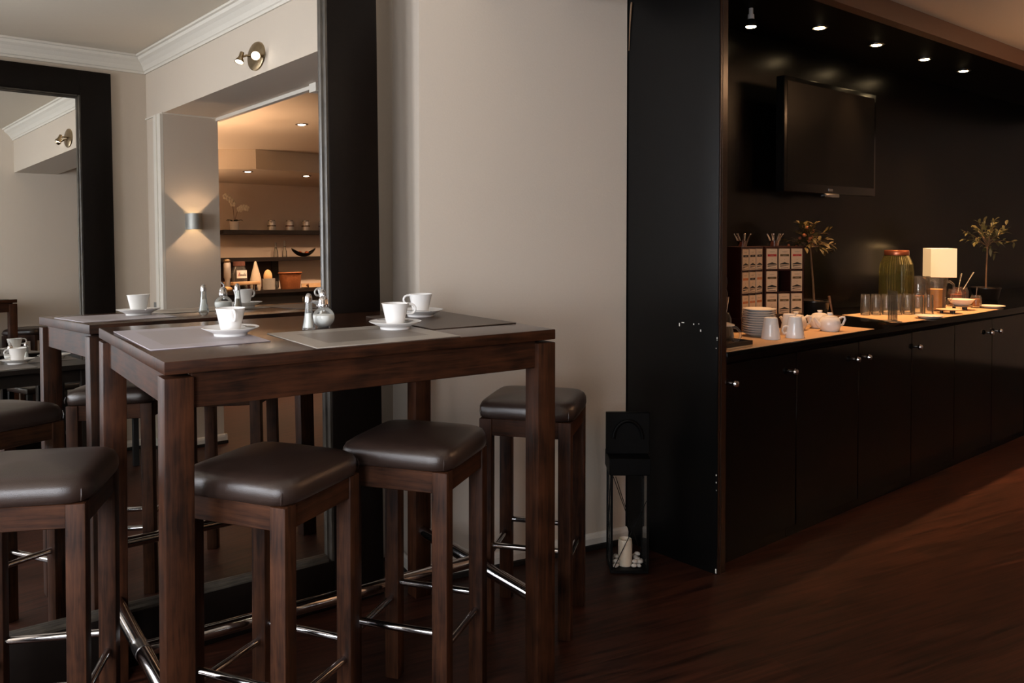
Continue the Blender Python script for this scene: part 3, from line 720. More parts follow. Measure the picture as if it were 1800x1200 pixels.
# stack of saucer plates
pl0 = None
for i in range(11):
    loc = (3.500 + random.uniform(-0.002, 0.002), 2.285 + random.uniform(-0.002, 0.002), ZR + i * 0.0112)
    lab = ['lowest plate', 'second plate from the bottom', 'third plate from the bottom', 'fourth plate from the bottom', 'fifth plate from the bottom', 'middle plate', 'fifth plate from the top', 'fourth plate from the top', 'third plate from the top', 'second plate from the top', 'topmost plate'][i] + ' of the white stack on the buffet'
    if pl0 is None: pl0 = tag(MB().lathe([(0.0001, 0.003), (0.040, 0.003), (0.043, 0.0), (0.047, 0.0), (0.060, 0.008), (0.0765, 0.0150), (0.0785, 0.0168), (0.0768, 0.0176), (0.058, 0.0122), (0.044, 0.0070), (0.0001, 0.0066)], 44).build('plate', 'porcelain', loc=loc), lab, 'plate', 'stacked white plates')
    else: dup(pl0, loc, 0, lab)
# upturned mugs
def mug(label, loc, rz, copies=None):
    t = thing('upturned_mug', label, 'mug', loc, rz, 'upturned white mugs')
    MB().lathe([(0.0430, 0.0), (0.0440, 0.002), (0.0415, 0.020), (0.0355, 0.060), (0.0300, 0.094), (0.0285, 0.098), (0.0270, 0.099), (0.025, 0.0965), (0.0001, 0.0965)], 36).build('mug_body', 'porcelain', t)
    MB().tube([(0.042, 0, 0.022), (0.057, 0, 0.022), (0.064, 0, 0.034), (0.058, 0, 0.050), (0.046, 0, 0.055), (0.037, 0, 0.052)], 0.0046, 10).build('handle', 'porcelain', t)
    return t
mug('upturned white mug in front of the stack of plates', (3.435, 2.180, ZR), math.radians(60))
mug('upturned white mug between the plate stack and the front teapot', (3.565, 2.135, ZR), math.radians(150))
mug('upturned white mug half hidden behind the other two mugs', (3.650, 2.215, ZR), math.radians(-20))
def teapot(label, loc, rz):
    t = thing('teapot', label, 'teapot', loc, rz, 'white teapots')
    MB().lathe([(0.0001, 0.0), (0.040, 0.0), (0.046, 0.006), (0.0525, 0.024), (0.0515, 0.045), (0.0455, 0.062), (0.038, 0.069), (0.036, 0.070), (0.0001, 0.070)], 36).build('pot_body', 'porcelain', t)
    ld = MB().lathe([(0.0375, 0.0702), (0.036, 0.073), (0.024, 0.077), (0.010, 0.079), (0.011, 0.084), (0.0135, 0.089), (0.011, 0.092), (0.0001, 0.093)], 30).build('lid', 'porcelain', t)
    MB().tube([(-0.044, 0, 0.026), (-0.060, 0, 0.036), (-0.070, 0, 0.054), (-0.079, 0, 0.066)], [0.015, 0.012, 0.0085, 0.007], 12).build('spout', 'porcelain', t)
    MB().tube([(0.043, 0, 0.060), (0.060, 0, 0.069), (0.073, 0, 0.068), (0.076, 0, 0.058), (0.066, 0, 0.034), (0.048, 0, 0.022)], 0.0055, 10).build('handle', 'porcelain', t)
    return t
cdir = math.atan2(-0.65, 0.76)
tp = teapot('white teapot nearest the counter edge, handle to the right', (3.935, 2.165, ZR), cdir)
dup(tp, (3.850, 2.300, ZR), cdir, 'white teapot directly behind the upturned mugs, spout to the left')
dup(tp, (4.012, 2.262, ZR), cdir + 0.3, 'white teapot at the back, showing little more than its lid')
# glass tea mug with lid and tray
tr = thing('wooden_tray', 'small dark wooden tray under the glass teapot beside the side panel', 'tray', (3.055, 2.165, ZR), 0.0)
MB().rbox(-0.10, -0.075, 0, 0.10, 0.075, 0.008, 0.002, 1).build('tray_bottom', 'board_wood', tr)
for a in ((-0.10, -0.075, 0.008, 0.10, -0.068, 0.026), (-0.10, 0.068, 0.008, 0.10, 0.075, 0.026), (0.093, -0.068, 0.008, 0.10, 0.068, 0.026), (-0.10, -0.068, 0.008, -0.093, 0.068, 0.026)):
    MB().box(*a).build('tray_rim', 'shelf_wood', tr)
gt = thing('glass_teapot', 'clear glass pot with a loop handle on the small wooden tray', 'teapot', (3.085, 2.195, ZR + 0.0082), cdir)
MB().lathe([(0.0001, 0.0), (0.040, 0.0), (0.047, 0.006), (0.049, 0.030), (0.044, 0.060), (0.037, 0.078), (0.035, 0.078), (0.042, 0.060), (0.047, 0.030), (0.045, 0.008), (0.0001, 0.004)], 32).build('glass_body', 'clear_glass', gt)
MB().tube([(0.038, 0, 0.070), (0.060, 0, 0.068), (0.076, 0, 0.050), (0.078, 0, 0.028), (0.066, 0, 0.012), (0.048, 0, 0.012)], 0.0055, 10).build('handle', 'clear_glass', gt)
MB().lathe([(0.052, 0.0785), (0.050, 0.083), (0.030, 0.090), (0.012, 0.092), (0.0001, 0.092)], 28).build('lid', 'porcelain', gt)
bo = thing('oil_bottle', 'slim dark bottle with a steel collar behind the glass teapot', 'bottle', (3.215, 2.280, ZR), 0)
MB().lathe([(0.0001, 0), (0.030, 0), (0.032, 0.004), (0.032, 0.100), (0.022, 0.128), (0.0001, 0.130)], 26).build('bottle_body', 'pot_black', bo)
MB().lathe([(0.012, 0.1302), (0.013, 0.135), (0.021, 0.192), (0.022, 0.200), (0.0001, 0.200)], 22).build('collar', 'chrome', bo)
MB().lathe([(0.014, 0.2002), (0.016, 0.215), (0.010, 0.235), (0.013, 0.262), (0.012, 0.285), (0.007, 0.300), (0.0001, 0.302)], 20).build('stopper', 'pot_black', bo)
# wooden bowl with spoon
wb = thing('wooden_bowl', 'small pale wooden bowl to the right of the front teapot', 'bowl', (4.215, 2.300, ZC + 0.0021), 0)
MB().lathe([(0.0001, 0.0), (0.028, 0.0), (0.044, 0.018), (0.052, 0.046), (0.0495, 0.046), (0.041, 0.020), (0.026, 0.006), (0.0001, 0.005)], 30).build('bowl_body', 'bowl_wood', wb)
ws = tag(MB().tube([(0, 0, 0), (-0.012, 0.012, 0.07), (-0.022, 0.022, 0.145)], [0.004, 0.0045, 0.0065], 10).build('wooden_stirrer', 'bowl_wood', loc=(4.222, 2.294, ZC + 0.0090)), 'wooden stirrer standing up in the small wooden bowl', 'spoon')

# tea racks: dark wooden shelves with nine compartments, filled with boxes of tea
teabox0 = {}
def tea_rack(label, loc, rz, w, h, d, bands, where, boxw):
    t = thing('tea_rack', label, 'rack', loc, rz, 'tea racks on the buffet')
    fr = 0.009; zb = 0.066; h0 = h; h = h - zb; cw = (w - fr) / 3; ch = (h - fr) / 3
    base = t; bs = MB().box(0.0, -0.004, 0, w, d, zb - 0.001).build('base_drawer', 'rack_wood', t)
    LIFT = Matrix.Translation((0, 0, zb))
    b = MB()
    b.box(0, d - 0.008, 0, w, d, h, LIFT)
    for i in range(2): b.box(i * (w - fr), 0, 0, i * (w - fr) + fr, d - 0.008, h, LIFT)
    for i in (0, 3): b.box(fr, 0, i * ch, w - fr, d - 0.008, i * ch + fr, LIFT)
    b.build('rack_body', 'rack_wood', t)
    for i in (1, 2): MB().box(fr, 0.001, i * ch + 0.0015, w - fr, d - 0.008, i * ch + fr - 0.0015, LIFT).build('shelf', 'rack_wood', t)
    for i in (1, 2): MB().box(i * cw + 0.003, 0.002, fr, i * cw + 0.007, d - 0.008, h - fr, LIFT).build('divider', 'rack_wood', t)
    R = Matrix.Translation(loc) @ Matrix.Rotation(rz, 4, 'Z')
    rows = ('bottom', 'middle', 'top'); colsn = ('left', 'middle', 'right')
    for r in range(3):
        for c in range(3):
            ink = bands[r][c]
            if ink is None: continue
            bw, bh, bd = cw - 0.0125, ch - 0.0115, d - 0.03
            loc2 = R @ Vector((c * cw + (fr if c == 0 else 0.0085), -0.004, r * ch + fr + 0.0002 + zb))
            x = thing('tea_box', 'cream tea box, %s band, %s row and %s column of the %s rack' % (ink, rows[r], colsn[c], where), 'tea box', loc2, rz, 'boxes of tea in the racks')
            MB().box(0, 0, 0, bw, bd, bh).build('carton', 'cream_card', x)
            MB().box(bw * 0.08, -0.0008, bh * 0.62, bw * 0.92, 0, bh * 0.725).build('colour_band', 'ink_' + ink, x)
            mk = MB(); mk.box(bw * 0.25, -0.0006, bh * 0.85, bw * 0.75, 0, bh * 0.868); mk.box(bw * 0.32, -0.0006, bh * 0.82, bw * 0.68, 0, bh * 0.832)
            mk.box(bw * 0.47, -0.0006, bh * 0.44, bw * 0.53, 0, bh * 0.475); mk.build('print', 'ink_grey', x)
            lt = MB()
            for q in range(6): lt.box(bw * (0.34 + q * 0.056), -0.0011, bh * 0.655, bw * (0.368 + q * 0.056), -0.0008, bh * 0.690)
            lt.build('band_lettering', 'ink_grey', x)
            op = MB(); dk = []
            op.prism([(bw * 0.06, bh * 0.22), (bw * 0.06, bh * 0.25), (bw * 0.5, bh * 0.335), (bw * 0.94, bh * 0.25), (bw * 0.94, bh * 0.22)], 0, 0.0012, Matrix.Translation((0, 0.0, 0)) @ Matrix.Rotation(PI / 2, 4, 'X'))
            op.prism([(bw * 0.08, bh * 0.12), (bw * 0.08, bh * 0.165), (bw * 0.90, bh * 0.19), (bw * 0.90, bh * 0.175)], 0, 0.0012, Matrix.Rotation(PI / 2, 4, 'X'))
            op.prism([(bw * 0.14, bh * 0.035), (bw * 0.14, bh * 0.05), (bw * 0.86, bh * 0.065), (bw * 0.86, bh * 0.045)], 0, 0.0012, Matrix.Rotation(PI / 2, 4, 'X'))
            op.build('sachet_slot', 'ink_black', x)
            sc = MB()
            sc.prism([(bw * 0.07, bh * 0.17), (bw * 0.07, bh * 0.215), (bw * 0.92, bh * 0.215), (bw * 0.92, bh * 0.195)], 0, 0.004, Matrix.Rotation(PI / 2, 4, 'X'))
            sc.prism([(bw * 0.11, bh * 0.055), (bw * 0.11, bh * 0.11), (bw * 0.90, bh * 0.165), (bw * 0.90, bh * 0.075)], 0, 0.003, Matrix.Rotation(PI / 2, 4, 'X'))
            sc.build('tea_sachets', 'cream_card', x)
    return t, R
K, RD, BN, OR = 'black', 'red', 'brown', 'orange'
TR1, R1 = tea_rack('left dark red tea rack turned towards its neighbour, beside the side panel', (3.557, 2.425, ZC), cdir + math.radians(43), 0.203, 0.420, 0.095, ((OR, OR, OR), (OR, K, OR), (K, K, K)), 'left', 0)
TR2, R2 = tea_rack('right dark red tea rack with an empty middle compartment, beside the little tree', (3.772, 2.431, ZC), cdir + math.radians(16), 0.230, 0.420, 0.125, ((BN, BN, BN), (BN, None, BN), (RD, BN, RD)), 'right', 0)
# figurine in the empty compartment
q = R2 @ Vector((0.092, 0.040, 0.066 + 0.115 + 0.0092))
fg = thing('figurine', 'small striped wooden figure standing in the empty compartment of the tea rack', 'figurine', q, 0)
b = MB(); b.lathe([(0.0001, 0), (0.014, 0), (0.012, 0.006), (0.0085, 0.010), (0.0095, 0.018), (0.0095, 0.022)], 18); b.lathe([(0.0095, 0.034), (0.0095, 0.042)], 18); b.lathe([(0.0095, 0.052), (0.0095, 0.058), (0.0001, 0.060)], 18); b.ball((0, 0, 0.069), 0.0125, 16, 10); b.build('figure_body', 'label_white', fg)
MB().lathe([(0.0094, 0.022), (0.0098, 0.023), (0.0098, 0.033), (0.0094, 0.034)], 18).build('red_stripe', 'ink_red', fg)
MB().lathe([(0.0094, 0.042), (0.0098, 0.043), (0.0098, 0.051), (0.0094, 0.052)], 18).build('black_stripe', 'ink_black', fg)
# crown-shaped tea light holders on the racks
def crown(label, loc, rz):
    t = thing('crown_holder', label, 'candle holder', loc, rz, 'crown holders on the tea racks')
    MB().lathe([(0.0001, 0.0), (0.020, 0.0), (0.022, 0.012), (0.0255, 0.030), (0.0245, 0.030), (0.020, 0.006), (0.0001, 0.004)], 28).build('cup', 'chrome', t)
    for k in range(7):
        a = 2 * PI * k / 7; c, s = math.cos(a), math.sin(a)
        sp = MB().tube([(c * 0.0248, s * 0.0248, 0.0285), (c * 0.0315, s * 0.0315, 0.046), (c * 0.0405, s * 0.0405, 0.061)], [0.0060, 0.0045, 0.0022], 8, flat=0.5).build('spike', 'chrome', t)
        MB().ball((c * 0.0415, s * 0.0415, 0.0625), 0.0038, 10, 7).build('tip', 'chrome', sp)
    return t
q = R1 @ Vector((0.085, 0.045, 0.4202)); k0 = crown('silver crown shaped holder on the left tea rack', q, 0.3)
q = R2 @ Vector((0.095, 0.060, 0.4202)); dup(k0, q, 0.9, 'silver crown shaped holder on the right tea rack')

# little standard trees
def little_tree(label, loc, pot_r, pot_h, th, lean, crown_r, seed, square, fruit, leafmat):
    t = thing('potted_tree', label, 'plant', loc, cdir, 'little standard trees on the buffet')
    rr = random.Random(seed)
    if square:
        s = pot_r; b = MB(); b.rbox(-s, -s, 0, s, s, pot_h, 0.004, 1); b.build('pot', 'pot_black', t)
    else:
        MB().lathe([(0.0001, 0), (pot_r * 0.76, 0), (pot_r * 0.80, 0.004), (pot_r * 0.97, pot_h * 0.9), (pot_r, pot_h * 0.92), (pot_r, pot_h), (pot_r * 0.94, pot_h), (pot_r * 0.90, pot_h - 0.014)], 34).build('pot', 'pot_black', t)
    MB().lathe([(0.0001, pot_h - 0.012 if not square else pot_h + 0.0002), (pot_r * 0.88, pot_h - 0.013 if not square else pot_h + 0.0002), (pot_r * 0.6, pot_h - 0.004 if not square else pot_h + 0.006), (0.0001, pot_h - 0.002 if not square else pot_h + 0.008)], 24).build('soil', 'soil', t)
    z0 = pot_h - 0.006; top = Vector((lean, 0, z0 + th))
    MB().tube([(0, 0, z0), (lean * 0.25, 0.002, z0 + th * 0.33), (lean * 0.7, -0.002, z0 + th * 0.7), top], [0.0062, 0.0056, 0.0052, 0.0045], 8).build('trunk', 'bark', t)
    fo = MB(); tw_ = MB(); tips = []
    for i in range(23):
        a = rr.uniform(0, 2 * PI); el = rr.uniform(-0.35, 1.4); L = crown_r * rr.uniform(0.65, 1.0)
        d = Vector((math.cos(a) * math.cos(el), math.sin(a) * math.cos(el), math.sin(el) * 0.95))
        st = top - Vector((0, 0, rr.uniform(0, 0.05))); en = st + d * L
        mid = st.lerp(en, 0.55) + Vector((0, 0, 0.015))
        tw_.tube([st, mid, en], [0.0026, 0.0018, 0.0008], 5); tips.append(en)
        for j in range(10):
            f = rr.uniform(0.25, 1.05); p0 = (st.lerp(mid, f / 0.55) if f < 0.55 else mid.lerp(en, (f - 0.55) / 0.45))
            ld = (d + Vector((rr.uniform(-1, 1), rr.uniform(-1, 1), rr.uniform(-0.9, 0.7))) * 0.95).normalized()
            ll = rr.uniform(0.030, 0.060); wd = ld.cross(Vector((rr.uniform(-.4, .4), rr.uniform(-.4, .4), 1))).normalized() * ll * 0.21
            nrm = wd.cross(ld).normalized()
            pts = []
            for u, wv, dr in ((0, 0.10, 0), (0.25, 0.8, 0.03), (0.5, 1.0, 0.02), (0.78, 0.65, -0.06), (1.0, 0.05, -0.20)):
                cc = p0 + ld * ll * u + Vector((0, 0, dr * ll))
                pts.append((cc + wd * wv, cc + nrm * -0.0022 * wv, cc - wd * wv))
            vs = [q for tr_ in pts for q in tr_]; fs = []
            for m in range(4):
                a3, b3 = m * 3, (m + 1) * 3
                fs += [(a3, a3 + 1, b3 + 1, b3), (a3 + 1, a3 + 2, b3 + 2, b3 + 1)]
            fo.add(vs, fs, None, True)
    fo.build('foliage', leafmat, t)
    tw_.build('twigs', 'bark', t)
    if fruit:
        for i in range(12):
            e = tips[i % len(tips)]; e = top.lerp(e, rr.uniform(0.45, 0.95)) + Vector((rr.uniform(-.02, .02), rr.uniform(-.02, .02), rr.uniform(-.03, .0)))
            MB().ball(tuple(e), rr.uniform(0.0085, 0.011), 12, 8).build('fruit', 'fruit', t)
    return t
little_tree('little tree with small orange fruits in a round black pot beside the tea rack', (4.450, 2.545, ZC), 0.086, 0.105, 0.345, -0.028, 0.150, 5, False, True, 'foliage')
little_tree('little leafy tree without fruit in a black pot at the far right, beyond the lamp', (6.62, 2.43, ZC), 0.100, 0.090, 0.330, 0.006, 0.210, 11, False, False, 'foliage_olive')

# drinking glasses, upturned
g0 = None
def tumbler(label, loc):
    global g0
    if g0 is None:
        g0 = tag(MB().lathe([(0.0270, 0.0), (0.0280, 0.001), (0.0270, 0.100), (0.0250, 0.116), (0.0001, 0.116), (0.0001, 0.100), (0.0235, 0.099), (0.0262, 0.001)], 22).build('tumbler', 'clear_glass', loc=loc), label, 'glass', 'upturned tumblers on the buffet')
    else: dup(g0, loc, 0, label)
A0, A1 = Vector((4.845, 2.440, ZR)), Vector((5.195, 2.225, ZR))
for i in range(7):
    tumbler('upturned tumbler in the front row on the buffet, %s from the left' % ORD[i], tuple(A0.lerp(A1, i / 6)))
for i in range(6):
    tumbler('upturned tumbler in the second row on the buffet, %s from the left' % ORD[i], tuple(A0.lerp(A1, (i + 0.5) / 6) + Vector((0.055, 0.062, 0))))
sg = thing('sign_holder', 'clear upright sign holder standing edge on before the tumblers', 'sign holder', (4.600, 2.165, ZR), math.atan2(0.80, 0.60))
MB().box(-0.05, -0.0035, 0.006, 0.05, 0.0035, 0.170).build('panel', 'clear_glass', sg); MB().box(-0.05, -0.03, 0.0, 0.05, 0.03, 0.0058).build('foot', 'clear_glass', sg)
# drinks dispenser
dd = thing('drink_dispenser', 'large ribbed greenish glass jar of lemon water with a copper lid', 'jar', (5.365, 2.500, ZC), 0)
R_ = 0.103
pr = [(0.0001, 0.0), (R_ * 0.90, 0.0), (R_, 0.012), (R_, 0.245), (R_ * 0.94, 0.292), (R_ * 0.76, 0.334), (R_ * 0.70, 0.346)]
MB().lathe(pr + [(R_ * 0.66, 0.346), (R_ * 0.72, 0.332), (R_ * 0.90, 0.290), (R_ * 0.955, 0.244), (R_ * 0.955, 0.014), (0.0001, 0.009)], 80, ribs=1, rib=-0.035).build('glass_body', 'green_glass', dd, autosm=4)
MB().lathe([(0.0001, 0.0095), (R_ * 0.93, 0.0145), (R_ * 0.925, 0.225), (0.0001, 0.226)], 40).build('lemon_water', 'water', dd)
MB().lathe([(R_ * 0.715, 0.3462), (R_ * 0.72, 0.348), (R_ * 0.72, 0.374), (R_ * 0.70, 0.377), (0.0001, 0.377)], 36).build('lid', 'copper', dd)
for k, (x, y, z, a) in enumerate(((-0.02, -0.065, 0.05, 0.4), (-0.05, -0.045, 0.03, 1.0), (-0.045, -0.055, 0.075, -0.3), (0.03, -0.06, 0.04, 0.8))):
    M_ = Matrix.Translation((x, y, z)) @ Matrix.Rotation(a, 4, 'Z') @ Matrix.Rotation(1.2, 4, 'X')
    MB().lathe([(0.0001, -0.003), (0.026, -0.003), (0.028, 0.0), (0.026, 0.003), (0.0001, 0.003)], 22, M_).build('lemon_slice', 'lemon', dd)
# juice jugs
def jug(label, loc, rz, full):
    t = thing('juice_jug', label, 'jug', loc, rz, 'glass juice jugs')
    MB().lathe([(0.0001, 0.0), (0.050, 0.0), (0.054, 0.005), (0.0545, 0.080), (0.058, 0.150), (0.066, 0.205), (0.0645, 0.2055), (0.0560, 0.150), (0.0525, 0.080), (0.0520, 0.008), (0.0001, 0.005)], 28, ribs=1, rib=-0.03).build('glass_body', 'clear_glass', t, autosm=4)
    h = 0.135 if full else 0.05
    MB().lathe([(0.0001, 0.0055), (0.0500, 0.0085), (0.0503, 0.080), (0.0535 if full else 0.0502, h), (0.0001, h + 0.001)], 28).build('juice', 'juice', t)
    MB().tube([(0.061, 0, 0.175), (0.085, 0, 0.182), (0.106, 0, 0.165), (0.112, 0, 0.130), (0.098, 0, 0.085), (0.072, 0, 0.050), (0.054, 0, 0.040)], 0.0075, 10).build('handle', 'clear_glass', t)
    MB().tube([(-0.060, 0, 0.190), (-0.072, 0, 0.202), (-0.082, 0, 0.208)], [0.016, 0.012, 0.006], 10, flat=0.5).build('lip', 'clear_glass', t)
    return t
j = jug('glass jug of orange juice in front of the glowing lamp', (5.455, 2.290, ZR), cdir, True)
jug('second glass jug half hidden between dispenser and orange juice', (5.590, 2.455, ZC + 0.0002), cdir, False)
# jams
def jam_jar(label, loc, jam, r, h, ladle):
    t = thing('jam_jar', label, 'jar', loc, cdir, 'jam jars on the buffet')
    MB().lathe([(0.0001, 0), (r * 0.9, 0), (r, 0.006), (r, h * 0.78), (r * 0.84, h * 0.92), (r * 0.84, h), (r * 0.80, h), (r * 0.80, h * 0.91), (r * 0.95, h * 0.77), (r * 0.95, 0.009), (0.0001, 0.006)], 28).build('glass_body', 'clear_glass', t)
    MB().lathe([(0.0001, 0.0065), (r * 0.92, 0.0095), (r * 0.92, h * 0.70), (0.0001, h * 0.72)], 26).build('jam', jam, t)
    return t
jam_jar('wide jar of dark red jam behind the jug handle', (5.885, 2.345, ZC + 0.0021), 'jam_red', 0.054, 0.112, True)
jam_jar('jar of red jam at the back, second from the lamp', (6.090, 2.400, ZC + 0.0002), 'jam_red', 0.054, 0.115, True)
jam_jar('short jar of orange jam at the right end of the jams', (5.860, 2.210, ZC + 0.0021), 'jam_orange', 0.034, 0.082, True)
def stick_spoon(label, p, q):
    p, q = Vector(p), Vector(q)
    b = MB().tube([p, p.lerp(q, 0.6), q], [0.0028, 0.0032, 0.0060], 8, flat=0.6)
    return tag(b.build('jam_spoon', 'steel'), label, 'spoon', 'spoons in the jam')
stick_spoon('long spoon leaning in the jar of dark red jam', (5.885, 2.335, ZC + 0.088), (5.960, 2.340, 1.120))
stick_spoon('long spoon leaning in the rear jar of red jam', (6.090, 2.385, ZC + 0.090), (6.210, 2.360, 1.120))
stick_spoon('short spoon standing in the jar of orange jam', (5.858, 2.210, ZC + 0.064), (5.868, 2.207, 1.040))
bw = thing('serving_bowl', 'white oval serving bowl in front of the jam jars', 'bowl', (5.640, 2.215, ZC + 0.0021 + 0.026), cdir)
MB().lathe([(0.0001, 0.0), (0.040, 0.0), (0.058, 0.014), (0.078, 0.040), (0.0765, 0.041), (0.055, 0.017), (0.038, 0.004), (0.0001, 0.0035)], 34).build('bowl_body', 'porcelain', bw)
# little black stands with cream coasters carrying spoons and bowls
for i, (x, y, lab) in enumerate(((5.335, 2.165, 'cream saucer on black feet in front of the juice jug'), (5.640, 2.215, 'cream saucer on black feet under the white serving bowl'))):
    t = thing('raised_saucer', lab, 'saucer', (x, y, ZR), 0, 'raised saucers on the buffet')
    MB().lathe([(0.0001, 0.020), (0.055, 0.020), (0.072, 0.024), (0.0725, 0.0255), (0.055, 0.0225), (0.0001, 0.0225)], 34).build('dish', 'cream_card', t)
    for a in range(3):
        MB().lathe([(0.010, 0.0), (0.010, 0.0199), (0.0001, 0.0199)], 14, Matrix.Translation((0.04 * math.cos(a * 2.1), 0.04 * math.sin(a * 2.1), 0))).build('foot', 'pot_black', t)
pl = dup(pl0, (4.935, 2.110, ZR), 0, 'single white plate lying on the runner in front of the tumblers'); pl['group'] = 'loose plates on the buffet'
pl = dup(pl0, (5.905, 2.130, ZR), 0, 'single white plate at the far right end of the runner'); pl['group'] = 'loose plates on the buffet'
# table lamp
lm = thing('table_lamp', 'glowing square shaded table lamp on the buffet between jar and tree', 'lamp', (6.150, 2.562, ZC), cdir - 0.15)
MB().rbox(-0.052, -0.052, 0, 0.052, 0.052, 0.012, 0.002, 1).build('base', 'black_metal', lm)
MB().tube([(0, 0, 0.012), (0, 0, 0.26)], 0.008, 12).build('stem', 'black_metal', lm)
b = MB(); s = 0.085; z0, z1 = 0.178, 0.378
for a in range(4):
    M_ = Matrix.Rotation(a * PI / 2, 4, 'Z'); b.box(-s, -s, z0, s - 0.0025, -s + 0.0025, z1, M_)
b.build('lamp_shade', 'lamp_shade', lm)
MB().ball((0, 0, 0.285), 0.026, 16, 10).build('bulb', 'bulb_warm', lm)
light('lamp_glow', 'POINT', (0, 0, 0.30), 2.2, (1.0, 0.58, 0.22), parent=lm, shadow_soft_size=0.10)
# ------------------------------------------------------------------ lamps of the turned part of the house
def bt(q): return tuple(fb(*q))
# spot fixture on the beam
sp = thing('wall_spot', 'oval brass wall spotlight with two swivel heads on the beam, seen in the mirror', 'wall lamp', bt((0.0, 1.46, 2.51)), -BE)
MB().lathe([(0.0001, 0.0), (1.0, 0.0), (0.97, 0.10), (0.80, 0.17), (0.0001, 0.19)], 36, Matrix.Diagonal((1, 0.108, 0.084, 1)) @ Matrix.Rotation(-PI / 2, 4, 'Y') @ Matrix.Diagonal((1, 1, 0.085, 1))).build('back_plate', 'brass_plate', sp)
def head(arm_pts, d, lit):
    h = MB().tube(arm_pts, 0.007, 10).build('arm', 'brass_plate', sp)
    p = Vector(arm_pts[-1]); d = Vector(d).normalized(); M_ = Matrix.Translation(p) @ d.to_track_quat('Z', 'Y').to_matrix().to_4x4()
    MB().lathe([(0.0001, -0.035), (0.012, -0.033), (0.013, 0.0), (0.026, 0.026), (0.027, 0.034), (0.0245, 0.034), (0.021, 0.028)], 22, M_).build('spot_head', 'brass_plate', h)
    MB().lathe([(0.0001, 0.036), (0.018, 0.034), (0.0225, 0.029), (0.0001, 0.0285)], 20, M_).build('bulb', 'bulb_white', h)
    light('spot_beam', 'SPOT', tuple(p + d * 0.05), 5, (1.0, 0.72, 0.42), parent=sp, direction=d, spot_size=math.radians(80), spot_blend=0.7, shadow_soft_size=0.02)
head([(-0.012, 0.01, 0.0), (-0.030, 0.035, -0.004), (-0.044, 0.075, -0.018)], (-0.43, 0.87, -0.24), True)
head([(-0.012, -0.02, 0.0), (-0.05, -0.03, 0.004), (-0.085, -0.03, -0.012)], (-0.35, 0.15, -0.92), True)
# up-and-down light on the end of the divider
sc = thing('wall_sconce', 'grey half round up and down light on the end of the dividing wall', 'wall lamp', bt((0.20, 0.0, 1.628)), -BE)
b = MB(); n = 20
o_ = [(0.058 * math.cos(PI * k / n), 0.012 + 0.072 * math.sin(PI * k / n)) for k in range(n + 1)]
i_ = [(0.054 * math.cos(PI * k / n), 0.012 + 0.067 * math.sin(PI * k / n)) for k in range(n + 1)]
poly = [(0.058, 0.0005)] + o_ + [(-0.058, 0.0005), (-0.054, 0.0005)] + i_[::-1] + [(0.054, 0.0005)]
b.prism(poly, -0.058, 0.058); b.build('shade', 'sconce_grey', sc)
MB().lathe([(0.0001, -0.010), (0.016, -0.010), (0.016, 0.010), (0.0001, 0.010)], 16, Matrix.Translation((0, 0.038, 0))).build('bulb', 'bulb_warm', sc)
for sz in (1, -1):
    light('sconce_beam', 'SPOT', (0, 0.048, 0.010 * sz), 9, (1.0, 0.66, 0.42), parent=sc, direction=(0, 0, sz), spot_size=math.radians(98), spot_blend=0.22, shadow_soft_size=0.004)
t = tag(MB().rbox(-0.007, -0.043, -0.045, 0.0, 0.043, 0.045, 0.002, 1).build('light_switch', 'switch_grey', loc=bt((-0.0005, -0.185, 1.01)), rotz=-BE), 'grey light switch low on the wall beside the dividing wall trim', 'switch')

# bar room ceiling spots (the ones the mirror shows, the rest of the lowered row, and an unseen row added for warm light)
b0 = None
lst = [((1.617, -0.944, 2.5995), 'recessed ceiling spot in the bar room, highest one in the mirror'), ((2.019, -2.90, 2.3795), 'recessed spot under the lowered ceiling of the bar, left one in the mirror'),
       ((2.806, -3.00, 2.3795), 'recessed spot under the lowered ceiling of the bar, right one in the mirror')]
for x, y in ((3.05, -2.1), (4.2, -2.1), (5.6, -2.1)):
    lst.append(((x, y, 2.5995), 'added recessed spot in the bar room ceiling, hidden from the mirror'))
for x in (3.6, 4.4, 5.2): lst.append(((x, -3.05, 2.3795), 'recessed spot farther along the lowered ceiling of the bar'))
for q, lab in lst:
    if b0 is None:
        b0 = thing('ceiling_spot', lab, 'downlight', bt(q), -BE, 'recessed spots of the bar room'); downlight_parts(b0, 'bulb_white', 0.042); t = b0
    else: t = dup(b0, bt(q), -BE, lab)
    light('spot_beam', 'SPOT', (0, 0, -0.03), 60 if 'lowered' in lab else 60, WARM, parent=t, direction=(0, 0, -1), spot_size=math.radians(138 if 'lowered' in lab else 110), spot_blend=0.8, shadow_soft_size=0.035)

